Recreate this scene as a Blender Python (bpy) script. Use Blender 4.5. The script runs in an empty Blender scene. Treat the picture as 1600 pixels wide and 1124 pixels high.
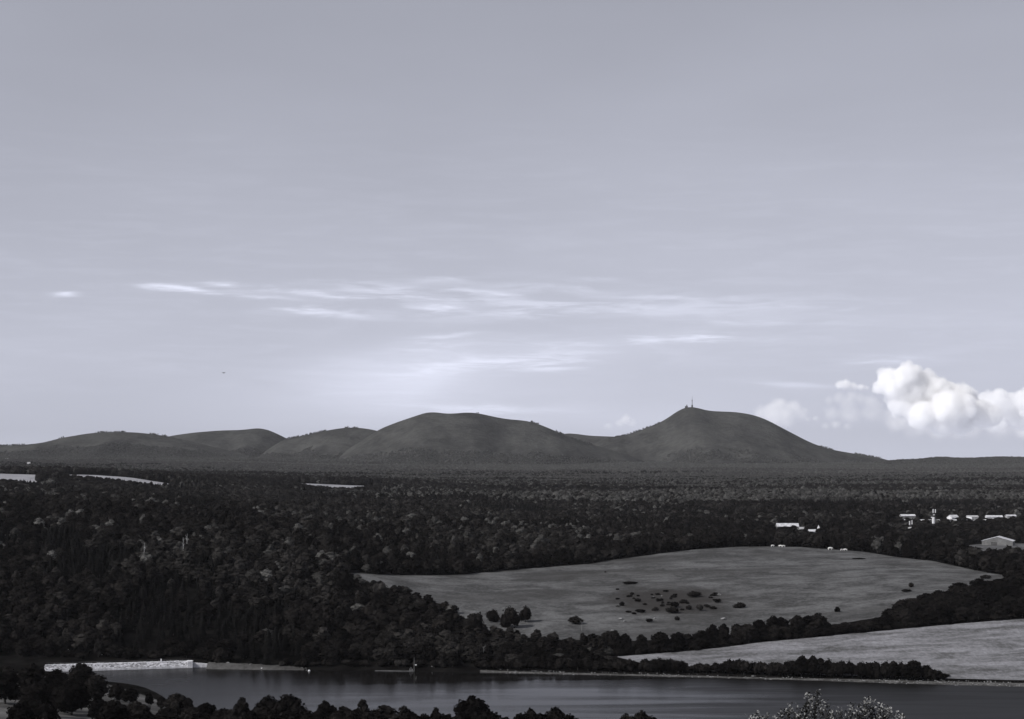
import bpy, bmesh, math, random
import numpy as np
from mathutils import Vector, Matrix, noise as mnoise

random.seed(7)
rng = np.random.default_rng(11)
scene = bpy.context.scene
C = scene.collection

# ------------------------------------------------------------------ camera
# eye 128 m above the lake (lake level is z = 0), looking along +Y
EYE, FPX, HOR = 128.0, 2701.0, 705.0
cam_d = bpy.data.cameras.new('camera')
cam_d.sensor_width = 36.0
cam_d.lens = FPX / 1600.0 * 36.0
cam_d.shift_y = (HOR - 562.0) / 1600.0
cam_d.clip_start = 0.5
cam_d.clip_end = 120000.0
cam = bpy.data.objects.new('camera', cam_d)
cam.location = (0, 0, EYE)
cam.rotation_euler = (math.radians(90), 0, 0)
C.objects.link(cam)
scene.camera = cam

# ------------------------------------------------------------------ sun, world, exposure
SUN = Vector((-0.68, -0.36, 0.62)).normalized()
sun_d = bpy.data.lights.new('sun', 'SUN')
sun_d.energy = 3.8
sun_d.angle = math.radians(0.55)
sun_d.color = (1.0, 0.97, 0.93)
sun_o = bpy.data.objects.new('sun', sun_d)
sun_o.rotation_euler = SUN.to_track_quat('Z', 'Y').to_euler()
sun_o.location = (0, 0, 600)
C.objects.link(sun_o)

scene.view_settings.view_transform = 'Standard'
scene.view_settings.look = 'None'
scene.view_settings.exposure = 0.0
scene.view_settings.gamma = 1.0
scene.view_settings.use_curve_mapping = False
scene.render.engine = 'CYCLES'
scene.cycles.use_denoising = True
scene.cycles.max_bounces = 20
scene.cycles.diffuse_bounces = 3
scene.cycles.glossy_bounces = 3
scene.cycles.transparent_max_bounces = 12
scene.cycles.volume_bounces = 1
scene.cycles.caustics_reflective = False
scene.cycles.caustics_refractive = False


class NG:
    """small helper for writing shader maths"""
    def __init__(self, nt):
        self.nt = nt

    def n(self, t, **kw):
        nd = self.nt.nodes.new(t)
        for k, v in kw.items():
            setattr(nd, k, v)
        return nd

    def put(self, sock, v):
        if v is None:
            return
        if hasattr(v, 'is_linked') or isinstance(v, bpy.types.NodeSocket):
            self.nt.links.new(v, sock)
        else:
            sock.default_value = v

    def m(self, op, a, b=None, c=None, clamp=False):
        nd = self.n('ShaderNodeMath', operation=op)
        nd.use_clamp = clamp
        for i, v in enumerate((a, b, c)):
            self.put(nd.inputs[i], v)
        return nd.outputs[0]

    def smooth(self, x, lo, hi):
        nd = self.n('ShaderNodeMapRange', interpolation_type='SMOOTHSTEP')
        self.put(nd.inputs[0], x)
        nd.inputs[1].default_value = lo
        nd.inputs[2].default_value = hi
        return nd.outputs[0]

    def noise(self, vec, scale, detail=4.0, rough=0.55, dist=0.0):
        nd = self.n('ShaderNodeTexNoise')
        if vec is not None:
            self.nt.links.new(vec, nd.inputs['Vector'])
        nd.inputs['Scale'].default_value = scale
        nd.inputs['Detail'].default_value = detail
        nd.inputs['Roughness'].default_value = rough
        nd.inputs['Distortion'].default_value = dist
        return nd.outputs[0]

    def vec(self, x, y, z):
        nd = self.n('ShaderNodeCombineXYZ')
        for i, v in enumerate((x, y, z)):
            self.put(nd.inputs[i], v)
        return nd.outputs[0]

    def mixc(self, f, a, b):
        nd = self.n('ShaderNodeMix', data_type='RGBA')
        self.put(nd.inputs[0], f)
        for s, v in ((nd.inputs[6], a), (nd.inputs[7], b)):
            if isinstance(v, tuple):
                s.default_value = (*v, 1.0)
            else:
                self.nt.links.new(v, s)
        return nd.outputs[2]

    def scalev(self, vec, s):
        nd = self.n('ShaderNodeVectorMath', operation='MULTIPLY')
        self.nt.links.new(vec, nd.inputs[0])
        nd.inputs[1].default_value = s
        return nd.outputs[0]


world = bpy.data.worlds.new('World')
scene.world = world
world.use_nodes = True
wt = world.node_tree
wt.nodes.clear()
W = NG(wt)
w_out = W.n('ShaderNodeOutputWorld')
w_bg = W.n('ShaderNodeBackground')
w_bg.inputs['Strength'].default_value = 0.10
wt.links.new(w_bg.outputs[0], w_out.inputs[0])
tc = W.n('ShaderNodeTexCoord')
sep = W.n('ShaderNodeSeparateXYZ')
wt.links.new(tc.outputs['Generated'], sep.inputs[0])
dx, dy, dz = sep.outputs
zc = W.m('MAXIMUM', dz, 0.012)
sky = W.n('ShaderNodeTexSky', sky_type='NISHITA')
sky.sun_disc = False
sky.sun_elevation = math.asin(SUN.z)
sky.sun_rotation = math.atan2(SUN.x, SUN.y)
sky.altitude = 900
sky.air_density = 1.0
sky.dust_density = 2.2
sky.ozone_density = 1.0
wt.links.new(W.vec(dx, dy, zc), sky.inputs['Vector'])
bw = W.n('ShaderNodeRGBToBW')
wt.links.new(sky.outputs[0], bw.inputs[0])
lum = W.m('MULTIPLY', W.m('POWER', bw.outputs[0], 0.60), 2.16)
az = W.m('ARCTAN2', dx, dy)
el = W.m('ARCSINE', dz)
# slow warp so that every streak is frayed
wv = W.vec(W.m('MULTIPLY', az, 9.0), W.m('MULTIPLY', el, 55.0), 0.0)
warp = W.m('SUBTRACT', W.noise(wv, 1.0, 5.0, 0.6), 0.5)
fine = W.noise(W.vec(W.m('MULTIPLY', az, 22.0), W.m('MULTIPLY', el, 190.0), 3.7), 1.0, 6.0, 0.6, 0.4)
warp2 = W.m('SUBTRACT', W.noise(W.vec(W.m('MULTIPLY', az, 34.0), W.m('MULTIPLY', el, 120.0), 1.3), 1.0, 4.0, 0.55), 0.5)
az_w = W.m('ADD', az, W.m('MULTIPLY', warp, 0.030))
el_w = W.m('ADD', W.m('ADD', el, W.m('MULTIPLY', warp, 0.0075)), W.m('MULTIPLY', warp2, 0.0050))
# thin streaks of high cloud: (x, y, half width, half height, slope, strength) of each bank
BANKS = [(240, 453, 28, 2.6, .05, .5), (275, 458, 30, 2.8, .06, .55), (320, 463, 34, 2.6, .05, .5), (345, 450, 24, 2.2, .03, .3), (410, 468, 40, 3, .06, .3), (580, 465, 60, 2.6, .05, .4), (640, 462, 50, 3, .05, .35), (730, 455, 50, 3, .05, .3), (790, 462, 40, 2.6, .06, .34), (700, 478, 26, 2.6, .06, .4), (560, 442, 30, 3, .0, .22), (470, 441, 26, 3, .0, .22), (1180, 505, 130, 5, .02, .2), (1060, 468, 90, 4, .03, .22), (1120, 531, 60, 3, .0, .35), (870, 575, 60, 5, -.06, .25), (380, 452, 60, 8, .0, .28), (455, 486, 45, 4, .05, .5),
         (530, 492, 70, 6, .03, .35), (480, 460, 60, 4, .05, .38), (600, 452, 70, 6, .02, .34), (680, 484, 40, 5, .05, .48),
         (750, 470, 130, 9, .03, .26), (690, 440, 40, 4, .0, .25), (820, 490, 120, 8, -.03, .34), (860, 452, 80, 6, .03, .26),
         (960, 480, 150, 10, .02, .24), (930, 440, 40, 4, .0, .2), (665, 541, 50, 7, -.04, .45), (700, 523, 40, 3, -.08, .3),
         (800, 566, 130, 11, -.08, .5), (690, 578, 46, 22, -.5, .13), (655, 600, 50, 24, -.5, .12), (630, 590, 110, 34, -.10, .38), (540, 615, 160, 44, .0, .25), (720, 600, 190, 46, -.1, .2), (560, 565, 90, 20, -.1, .16), (760, 640, 100, 8, .02, .3),
         (1010, 533, 150, 7, -.02, .42), (1090, 490, 130, 12, .0, .18), (1250, 480, 160, 10, .03, .15), (1380, 566, 60, 6, .0, .32),
         (1240, 602, 60, 5, .03, .25), (100, 468, 16, 3, .0, .6), (430, 606, 40, 9, .2, -.12), (900, 545, 170, 22, .0, .18),
         (700, 650, 340, 40, .0, .2), (1000, 660, 200, 25, .0, .18)]
acc = soft = None
for bx, by, hw, hh, sl, st in BANKS:
    a0, e0 = math.atan((bx - 800) / FPX), math.atan((HOR - by) / FPX)
    da = W.m('SUBTRACT', az_w, a0)
    de = W.m('ADD', W.m('SUBTRACT', el_w, e0), W.m('MULTIPLY', da, sl))
    q = W.m('ADD', W.m('POWER', W.m('MULTIPLY', da, FPX / hw), 2.0), W.m('POWER', W.m('MULTIPLY', de, FPX / hh), 2.0))
    g = W.m('MULTIPLY', W.m('EXPONENT', W.m('MULTIPLY', q, -0.8)), st)
    if hh >= 12:
        soft = g if soft is None else W.m('ADD', soft, g)
    else:
        acc = g if acc is None else W.m('ADD', acc, g)
# the same kind of cloud goes on round the whole horizon
band = W.m('MULTIPLY', W.smooth(el, 0.015, 0.06), W.m('SUBTRACT', 1.0, W.smooth(el, 0.10, 0.22)))
side = W.smooth(W.m('ABSOLUTE', az), 0.30, 0.42)
gen = W.m('MULTIPLY', W.m('MULTIPLY', W.smooth(warp, 0.02, 0.22), band), W.m('MULTIPLY', side, 0.5))
veil = W.m('MULTIPLY', W.m('MULTIPLY', W.smooth(fine, 0.42, 0.75), band), 0.10)
lowv = W.m('MULTIPLY', W.m('EXPONENT', W.m('MULTIPLY', W.m('MAXIMUM', el, 0.0), -26.0)), 0.30)   # milky air low in the sky
mott = W.m('MULTIPLY', W.m('SUBTRACT', W.noise(W.vec(W.m('MULTIPLY', az, 5.0), W.m('MULTIPLY', el, 16.0), 9.1), 1.0, 3.0, 0.5), 0.5), 0.16)
cl = W.m('ADD', W.m('MULTIPLY', W.m('ADD', acc, gen), W.m('ADD', 0.25, W.m('MULTIPLY', W.smooth(fine, 0.38, 0.62), 1.25))), W.m('ADD', W.m('MULTIPLY', soft, W.m('ADD', 0.62, W.m('MULTIPLY', fine, 0.35))), W.m('ADD', veil, lowv)))
clf = W.m('MULTIPLY', cl, 0.62, clamp=False)
lum2 = W.m('ADD', W.m('MULTIPLY', lum, W.m('ADD', 1.0, mott)), W.m('MULTIPLY', clf, W.m('SUBTRACT', 10.5, lum)))
skyc = W.n('ShaderNodeVectorMath', operation='SCALE')
skyc.inputs[0].default_value = (0.935, 0.968, 1.135)
wt.links.new(lum2, skyc.inputs['Scale'])
wt.links.new(skyc.outputs[0], w_bg.inputs['Color'])


# ------------------------------------------------------------------ helpers
def px(x, Y):
    """world X of photo column x at distance Y"""
    return (x - 800.0) / FPX * Y


def pz(v, Y):
    """world z of photo row v at distance Y"""
    return EYE - (v - HOR) / FPX * Y


def tag(o, label=None, cat=None, group=None, kind=None):
    for k, v in (('label', label), ('category', cat), ('group', group), ('kind', kind)):
        if v:
            o[k] = v
    return o


def link(name, mesh, parent=None, loc=(0, 0, 0), rotz=0.0, scale=(1, 1, 1)):
    o = bpy.data.objects.new(name, mesh)
    C.objects.link(o)
    o.location = loc
    o.rotation_euler = (0, 0, rotz)
    o.scale = scale
    if parent:
        o.parent = parent
    return o


def empty(name, loc=(0, 0, 0), rotz=0.0, scale=(1, 1, 1)):
    return link(name, None, None, loc, rotz, scale)


class MB:
    """collects vertices and faces for one mesh"""
    def __init__(self):
        self.v, self.f, self.mi = [], [], []

    def face(self, pts, mi=0):
        b = len(self.v)
        self.v.extend([tuple(p) for p in pts])
        self.f.append(tuple(range(b, b + len(pts))))
        self.mi.append(mi)

    def poly(self, verts, faces, mi=0):
        b = len(self.v)
        self.v.extend([tuple(p) for p in verts])
        self.f.extend([tuple(i + b for i in f) for f in faces])
        self.mi.extend([mi] * len(faces))

    def box(self, c, s, rz=0.0, mi=0, jit=0.0):
        ca, sa = math.cos(rz), math.sin(rz)
        vs = []
        for z in (-.5, .5):
            for x, y in ((-.5, -.5), (.5, -.5), (.5, .5), (-.5, .5)):
                X, Y, Z = x * s[0], y * s[1], z * s[2]
                if jit:
                    X += random.uniform(-jit, jit); Y += random.uniform(-jit, jit); Z += random.uniform(-jit, jit)
                vs.append((c[0] + X * ca - Y * sa, c[1] + X * sa + Y * ca, c[2] + Z))
        self.poly(vs, [(3, 2, 1, 0), (4, 5, 6, 7), (0, 1, 5, 4), (1, 2, 6, 5), (2, 3, 7, 6), (3, 0, 4, 7)], mi)

    def tube(self, pts, radii, n=6, mi=0, cap=True):
        rings = []
        b = len(self.v)
        for i, p in enumerate(pts):
            p = Vector(p)
            d = (Vector(pts[min(i + 1, len(pts) - 1)]) - Vector(pts[max(i - 1, 0)])).normalized()
            a = d.orthogonal().normalized() if abs(d.z) < 0.95 else Vector((1, 0, 0)).cross(d).normalized()
            c = d.cross(a)
            for k in range(n):
                t = 2 * math.pi * k / n
                self.v.append(tuple(p + (a * math.cos(t) + c * math.sin(t)) * radii[i]))
        for i in range(len(pts) - 1):
            for k in range(n):
                self.f.append((b + i * n + k, b + i * n + (k + 1) % n, b + (i + 1) * n + (k + 1) % n, b + (i + 1) * n + k))
                self.mi.append(mi)
        if cap:
            self.f.append(tuple(b + (len(pts) - 1) * n + k for k in range(n))); self.mi.append(mi)
            self.f.append(tuple(b + k for k in reversed(range(n)))); self.mi.append(mi)

    def mesh(self, name, *mats, smooth=False):
        me = bpy.data.meshes.new(name)
        me.from_pydata(self.v, [], self.f)
        for m in mats:
            me.materials.append(m)
        me.polygons.foreach_set('material_index', self.mi)
        if smooth:
            me.polygons.foreach_set('use_smooth', [True] * len(self.f))
        me.update()
        return me


def grid_mesh(name, P, mat, smooth=True):
    """P: array rows x cols x 3"""
    r, c = P.shape[:2]
    me = bpy.data.meshes.new(name)
    idx = np.arange(r * c).reshape(r, c)
    q = np.stack([idx[:-1, :-1], idx[:-1, 1:], idx[1:, 1:], idx[1:, :-1]], -1).reshape(-1, 4)
    me.from_pydata(P.reshape(-1, 3).tolist(), [], q.tolist())
    me.materials.append(mat)
    me.polygons.foreach_set('use_smooth', [smooth] * len(q))
    me.update()
    return me


def vnoise(x, y, seed=0):
    """smooth value noise 0..1 on numpy arrays"""
    xi, yi = np.floor(x).astype(np.int64), np.floor(y).astype(np.int64)
    fx, fy = x - xi, y - yi
    fx, fy = fx * fx * (3 - 2 * fx), fy * fy * (3 - 2 * fy)

    def h(a, b):
        n = (a * 374761393 + b * 668265263 + seed * 1442695041) & 0x7fffffff
        n = ((n ^ (n >> 13)) * 1274126177) & 0x7fffffff
        return ((n ^ (n >> 16)) & 0xffff) / 65535.0
    return (h(xi, yi) * (1 - fx) + h(xi + 1, yi) * fx) * (1 - fy) + (h(xi, yi + 1) * (1 - fx) + h(xi + 1, yi + 1) * fx) * fy


def fbm(x, y, seed=0, oct=4):
    s, a, t = 0.0, 0.5, 0.0
    for o in range(oct):
        s = s + a * vnoise(x * 2 ** o, y * 2 ** o, seed + o * 17)
        t += a
        a *= .5
    return s / t


# ------------------------------------------------------------------ materials
def new_mat(name):
    m = bpy.data.materials.new(name)
    m.use_nodes = True
    nt = m.node_tree
    nt.nodes.clear()
    g = NG(nt)
    out = g.n('ShaderNodeOutputMaterial')
    return m, nt, g, out


def principled(g, out, col, rough=0.9, spec=0.2, normal=None):
    b = g.n('ShaderNodeBsdfPrincipled')
    if isinstance(col, tuple):
        b.inputs['Base Color'].default_value = (*col, 1)
    else:
        g.nt.links.new(col, b.inputs['Base Color'])
    g.put(b.inputs['Roughness'], rough)
    b.inputs['Specular IOR Level'].default_value = spec
    if normal is not None:
        g.nt.links.new(normal, b.inputs['Normal'])
    g.nt.links.new(b.outputs[0], out.inputs[0])
    return b


def bump(g, h, strength, dist):
    b = g.n('ShaderNodeBump')
    b.inputs['Strength'].default_value = strength
    b.inputs['Distance'].default_value = dist
    g.nt.links.new(h, b.inputs['Height'])
    return b.outputs[0]


def foliage_mat(name, lo, hi, scale=0.5):
    m, nt, g, out = new_mat(name)
    oi = g.n('ShaderNodeObjectInfo')
    geo = g.n('ShaderNodeNewGeometry')
    nz = g.noise(geo.outputs['Position'], scale, 4.0, 0.7)
    f = g.m('ADD', g.m('MULTIPLY', oi.outputs['Random'], 0.65), g.m('MULTIPLY', g.m('SUBTRACT', nz, 0.40), 1.5), clamp=True)
    f = g.m('POWER', f, 2.1)
    col = g.mixc(f, lo, hi)
    d = g.n('ShaderNodeBsdfDiffuse')
    t = g.n('ShaderNodeBsdfTranslucent')
    gl = g.n('ShaderNodeBsdfGlossy')
    gl.inputs['Roughness'].default_value = 0.6
    gl.inputs['Color'].default_value = (.7, .7, .72, 1)
    nt.links.new(col, d.inputs[0])
    nt.links.new(col, t.inputs[0])
    a = g.n('ShaderNodeMixShader'); a.inputs[0].default_value = 0.18
    nt.links.new(d.outputs[0], a.inputs[1]); nt.links.new(t.outputs[0], a.inputs[2])
    b = g.n('ShaderNodeMixShader'); b.inputs[0].default_value = 0.003
    nt.links.new(a.outputs[0], b.inputs[1]); nt.links.new(gl.outputs[0], b.inputs[2])
    nt.links.new(b.outputs[0], out.inputs[0])
    return m


def plain_mat(name, lo, hi, scale=1.0, rough=0.9, spec=0.2, stretch=(1, 1, 1), bumpd=0.0):
    m, nt, g, out = new_mat(name)
    geo = g.n('ShaderNodeNewGeometry')
    v = g.scalev(geo.outputs['Position'], stretch)
    nz = g.noise(v, scale, 6.0, 0.6)
    col = g.mixc(g.smooth(nz, 0.3, 0.72), lo, hi)
    principled(g, out, col, rough, spec, bump(g, nz, 0.6, bumpd) if bumpd else None)
    return m


M = {}
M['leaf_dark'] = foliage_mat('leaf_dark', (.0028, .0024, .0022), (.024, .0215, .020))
M['leaf_mid'] = foliage_mat('leaf_mid', (.0065, .0058, .0054), (.050, .047, .0445))
M['leaf_pale'] = foliage_mat('leaf_pale', (.032, .031, .0295), (.150, .149, .143))
M['leaf_far'] = foliage_mat('leaf_far', (.068, .068, .066), (.130, .130, .124), 0.05)  # distance haze put into the leaf colour for the farthest trees
M['leaf_plain'] = foliage_mat('leaf_plain', (.045, .0445, .0435), (.105, .1045, .100), 0.05)  # leaf colour paled part way for haze over the middle distance
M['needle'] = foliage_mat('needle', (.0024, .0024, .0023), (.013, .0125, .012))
M['bark'] = plain_mat('bark', (.018, .017, .016), (.05, .048, .046), 1.5)
M['pale_bark'] = plain_mat('pale_bark', (.30, .30, .30), (.55, .55, .55), 1.2)
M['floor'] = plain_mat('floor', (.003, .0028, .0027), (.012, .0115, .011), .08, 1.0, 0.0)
M['stone'] = plain_mat('stone', (.15, .15, .155), (.55, .55, .57), .8, bumpd=.1)
M['rock'] = plain_mat('rock', (.07, .07, .07), (.30, .30, .305), .8, bumpd=.1)
M['concrete'] = plain_mat('concrete', (.50, .50, .525), (.78, .78, .81), .6, bumpd=.05)
M['white'] = plain_mat('white', (.58, .58, .60), (.80, .80, .82), .6)
M['roofwhite'] = plain_mat('roofwhite', (.36, .36, .38), (.66, .66, .69), .35, .6)
M['roofdark'] = plain_mat('roofdark', (.05, .05, .05), (.10, .10, .10), .3)
M['wallgrey'] = plain_mat('wallgrey', (.13, .13, .13), (.20, .20, .20), .3)
M['wallpale'] = plain_mat('wallpale', (.26, .26, .265), (.42, .42, .43), .4)
M['metal'] = plain_mat('metal', (.06, .06, .065), (.10, .10, .105), .4, .5, .5)
M['glass'] = plain_mat('glass', (.01, .01, .012), (.02, .02, .022), .4, .15, .5)
M['hide'] = plain_mat('hide', (.62, .61, .59), (.78, .77, .75), .8)
M['feather'] = plain_mat('feather', (.02, .02, .02), (.05, .05, .05), 6.0)


def grass_mat(name, lo, hi, dark=None, stretch=(.012, .035, .02), contrast=(.36, .66), mound=False):
    m, nt, g, out = new_mat(name)
    geo = g.n('ShaderNodeNewGeometry')
    P = geo.outputs['Position']
    a = g.noise(g.scalev(P, stretch), 1.0, 7.0, 0.68, 0.5)
    b = g.noise(g.scalev(P, (.35, .18, .3)), 1.0, 5.0, 0.75)
    f = g.m('ADD', g.m('MULTIPLY', g.smooth(a, *contrast), 0.62), g.m('MULTIPLY', g.smooth(b, 0.34, 0.68), 0.38))
    col = g.mixc(f, lo, hi)
    if dark:
        c = g.noise(g.scalev(P, (.006, .012, .01)), 1.0, 5.0, 0.62, 0.8)
        col = g.mixc(g.m('MULTIPLY', g.smooth(c, 0.46, 0.66), 0.7), col, dark)
    if mound:                                   # heather and bracken on the rough mound (its own colour)
        sp_ = g.n('ShaderNodeSeparateXYZ')
        nt.links.new(P, sp_.inputs[0])
        ex = g.m('MULTIPLY', g.m('SUBTRACT', sp_.outputs[0], 113.0), 1 / 47.0)
        ey = g.m('MULTIPLY', g.m('SUBTRACT', sp_.outputs[1], 1262.0), 1 / 62.0)
        rr = g.m('ADD', g.m('POWER', ex, 2.0), g.m('POWER', ey, 2.0))
        rr = g.m('ADD', rr, g.m('MULTIPLY', g.m('SUBTRACT', g.noise(g.scalev(P, (.05, .03, .04)), 1.0, 5.0, 0.65), 0.5), 2.2))
        col = g.mixc(g.m('MULTIPLY', g.m('SUBTRACT', 1.0, g.smooth(rr, 0.35, 1.35)), 0.85), col, (.026, .0235, .022))
    tuft = g.noise(g.scalev(P, (.9, .35, .5)), 1.0, 3.0, 0.7)
    col = g.mixc(g.m('MULTIPLY', g.smooth(tuft, 0.52, 0.70), 0.35), col, lo)
    principled(g, out, col, 0.95, 0.1, bump(g, b, 0.8, 0.5))
    return m


M['meadow'] = grass_mat('meadow', (.032, .032, .032), (.134, .135, .137), (.034, .033, .032), (.03, .038, .03), (.38, .63), mound=True)
M['hay'] = grass_mat('hay', (.058, .058, .058), (.25, .25, .268), None, (.022, .06, .03), (.36, .64))
M['stubble'] = grass_mat('stubble', (.19, .19, .20), (.34, .34, .37), None)
M['rough'] = grass_mat('rough', (.035, .034, .033), (.15, .148, .146), (.03, .029, .028))
M['bank'] = grass_mat('bank', (.03, .03, .03), (.15, .15, .155), None, (.05, .12, .1))
M['hill'] = grass_mat('hill', (.038, .038, .038), (.080, .0805, .077), (.040, .040, .039), (.014, .009, .016), (.34, .66))
M['shore'] = grass_mat('shore', (.022, .021, .020), (.13, .128, .126), None, (.07, .2, .1))

m, nt, g, out = new_mat('hill')
geo = g.n('ShaderNodeNewGeometry')
P = geo.outputs['Position']
ha = g.noise(g.scalev(P, (.005, .0035, .008)), 1.0, 5.0, 0.6, 0.6)
hb = g.noise(P, .035, 5.0, 0.7)
hc = g.mixc(g.m('ADD', g.m('MULTIPLY', g.smooth(ha, 0.34, 0.66), 0.55), g.m('MULTIPLY', g.smooth(hb, 0.32, 0.68), 0.45)), (.026, .026, .026), (.072, .0725, .069))
principled(g, out, hc, 1.0, 0.0, bump(g, hb, 1.0, 9.0))
M['hill'] = m

m, nt, g, out = new_mat('water')
geo = g.n('ShaderNodeNewGeometry')
P = geo.outputs['Position']
w1 = g.noise(g.scalev(P, (.35, .8, 1)), 1.0, 4.0, 0.6)
w2 = g.noise(g.scalev(P, (.007, .045, 1)), 1.0, 4.0, 0.55, 0.6)
calm = g.smooth(w2, 0.42, 0.62)
bm = g.n('ShaderNodeBump')
bm.inputs['Distance'].default_value = 0.10
g.put(bm.inputs['Strength'], g.m('ADD', 0.15, g.m('MULTIPLY', calm, 0.5)))
nt.links.new(w1, bm.inputs['Height'])
sw = g.n('ShaderNodeSeparateXYZ'); nt.links.new(P, sw.inputs[0])
ruf = g.smooth(g.m('ADD', sw.outputs[0], g.m('MULTIPLY', g.m('SUBTRACT', w2, 0.5), 240.0)), 0.0, 190.0)
ruf = g.m('MAXIMUM', ruf, g.m('MULTIPLY', g.m('SUBTRACT', 1.0, g.smooth(g.m('ADD', sw.outputs[0], g.m('MULTIPLY', g.m('SUBTRACT', w2, 0.5), 140.0)), -190.0, -70.0)), 0.5))
rgh = g.m('ADD', 0.09, g.m('ADD', g.m('MULTIPLY', ruf, 0.30), g.m('MULTIPLY', calm, 0.05)))
bs = principled(g, out, (.006, .0057, .0055), rgh, 0.24, bm.outputs[0])
bs.inputs['IOR'].default_value = 1.33
dk = g.n('ShaderNodeBsdfDiffuse'); dk.inputs[0].default_value = (.006, .0058, .0056, 1)
mxw = g.n('ShaderNodeMixShader'); mxw.inputs[0].default_value = 0.30
nt.links.new(bs.outputs[0], mxw.inputs[1]); nt.links.new(dk.outputs[0], mxw.inputs[2]); nt.links.new(mxw.outputs[0], out.inputs[0])
M['water'] = m

# ------------------------------------------------------------------ terrain heights
NEAR = [(-300, 128.5), (0, 126.4), (15, 123), (40, 114.5), (120, 95), (300, 62), (450, 45)]
COLS = {
    -500: [(600, 34), (700, 26), (800, 20), (900, 13), (980, 8), (1035, 8), (1080, 12), (1150, 22), (1250, 40), (1400, 56), (1600, 73),
           (2000, 78), (2400, 78), (2700, 74), (2850, 78), (3300, 88), (3500, 84), (4500, 66), (6000, 66), (8000, 84), (9000, 95), (10500, 85), (14000, 30)],
    0: [(600, 30), (700, 22), (800, 17), (900, 9), (980, 4), (1035, 3), (1080, 8), (1150, 20), (1250, 38), (1400, 53), (1600, 70), (2000, 73),
        (2400, 70), (2700, 66), (2850, 77), (3300, 86), (3500, 80), (4500, 60), (6000, 62), (8000, 80), (9000, 90), (10500, 80), (14000, 20)],
    170: [(600, 28), (700, 19), (800, 12), (900, 5), (948, 1.5), (962, -.5), (980, -3), (1010, -3.5), (1022, -2), (1030, 3), (1080, 7), (1150, 20), (1250, 38),
          (1400, 53), (1600, 69), (2000, 71), (2400, 67), (2700, 63), (2850, 75), (3300, 84), (3500, 77), (4500, 56), (6000, 60), (8000, 78), (9000, 88), (10500, 80), (14000, 20)],
    300: [(600, 26), (700, 14), (800, 5), (860, 0), (880, -3), (1008, -3.5), (1022, -2), (1030, 2.5), (1090, 9), (1150, 19), (1250, 37), (1400, 52), (1600, 66),
          (2000, 66), (2400, 62), (2700, 56), (2850, 66), (3300, 76), (3500, 70), (4500, 50), (6000, 55), (8000, 72), (9000, 85), (10500, 80), (14000, 20)],
    500: [(600, 24), (700, 10), (780, 1), (800, -2), (820, -4), (995, -3), (1008, .3), (1020, 2), (1090, 9), (1150, 18), (1250, 30), (1340, 36), (1450, 44),
          (1600, 52), (1800, 50), (2500, 45), (3200, 38), (3400, 42), (3500, 50), (4000, 53), (4300, 48), (5000, 42), (6500, 45), (8000, 60), (9000, 80), (10500, 75), (14000, 20)],
    620: [(600, 24), (700, 9), (770, 0), (790, -4), (990, -4), (1003, .3), (1015, 2), (1090, 8), (1180, 13), (1290, 24), (1375, 28), (1450, 31), (1600, 45),
          (1800, 48), (2500, 42), (3200, 37), (3400, 40), (3500, 45), (4000, 48), (4500, 40), (6500, 42), (8000, 55), (9000, 75), (10500, 75), (14000, 20)],
    750: [(600, 24), (700, 8), (760, 0), (780, -4), (985, -4), (998, .3), (1010, 2), (1100, 6), (1180, 10), (1250, 17), (1430, 27), (1500, 29), (1600, 36),
          (1800, 42), (2500, 38), (4500, 34), (6500, 38), (8000, 50), (9000, 68), (10500, 70), (14000, 20)],
    900: [(600, 24), (700, 7), (750, 0), (770, -4), (975, -4), (988, .3), (1000, 1.5), (1060, 4), (1150, 8.8), (1250, 17), (1480, 30), (1550, 31), (1700, 34),
          (2500, 34), (4500, 33), (6500, 36), (8000, 46), (9000, 60), (10500, 62), (14000, 15)],
    1050: [(600, 24), (690, 7), (740, 0), (760, -4), (965, -4), (979, .3), (990, 1.3), (1050, 5), (1080, 6), (1150, 9), (1250, 18), (1400, 30), (1555, 38),
           (1620, 37), (1750, 33), (2500, 33), (4500, 32), (6500, 36), (8000, 45), (9000, 57), (10500, 55), (14000, 12)],
    1200: [(600, 24), (690, 7), (740, 0), (760, -4), (953, -4), (968, .3), (980, 1.2), (1000, 3), (1080, 9.2), (1160, 12), (1250, 20), (1400, 31), (1595, 40),
           (1650, 39), (1760, 33), (2500, 33), (4500, 32), (6500, 36), (8000, 44), (9000, 55), (10500, 50), (14000, 10)],
    1350: [(600, 24), (690, 7), (740, 0), (760, -4), (940, -4), (955, .3), (968, 1.2), (990, 3), (1090, 13), (1175, 18), (1300, 30), (1540, 39), (1600, 38),
           (1750, 33), (2500, 32), (4500, 32), (6500, 36), (8000, 44), (9000, 52), (10500, 45), (14000, 10)],
    1450: [(600, 24), (690, 7), (740, 0), (760, -4), (933, -4), (947, .3), (960, 1.2), (980, 3), (1095, 17), (1220, 29), (1450, 36), (1550, 34), (1700, 33),
           (2500, 31), (4500, 32), (6500, 36), (8000, 44), (9000, 52), (10500, 45), (14000, 10)],
    1570: [(600, 24), (690, 7), (740, 0), (760, -4), (925, -4), (939, .3), (950, 1.2), (970, 4), (1105, 21), (1200, 28), (1305, 33.5), (1400, 33), (1600, 33),
           (1750, 34), (2500, 31), (4500, 32), (6500, 36), (8000, 44), (9000, 52), (10500, 45), (14000, 10)],
    2100: [(600, 24), (690, 7), (740, 0), (760, -4), (895, -4), (910, .3), (921, 1.2), (950, 6), (1105, 24), (1200, 31), (1305, 35), (1400, 34), (1600, 33),
           (1750, 34), (2500, 31), (4500, 32), (6500, 36), (8000, 44), (9000, 52), (10500, 45), (14000, 10)],
}
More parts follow.
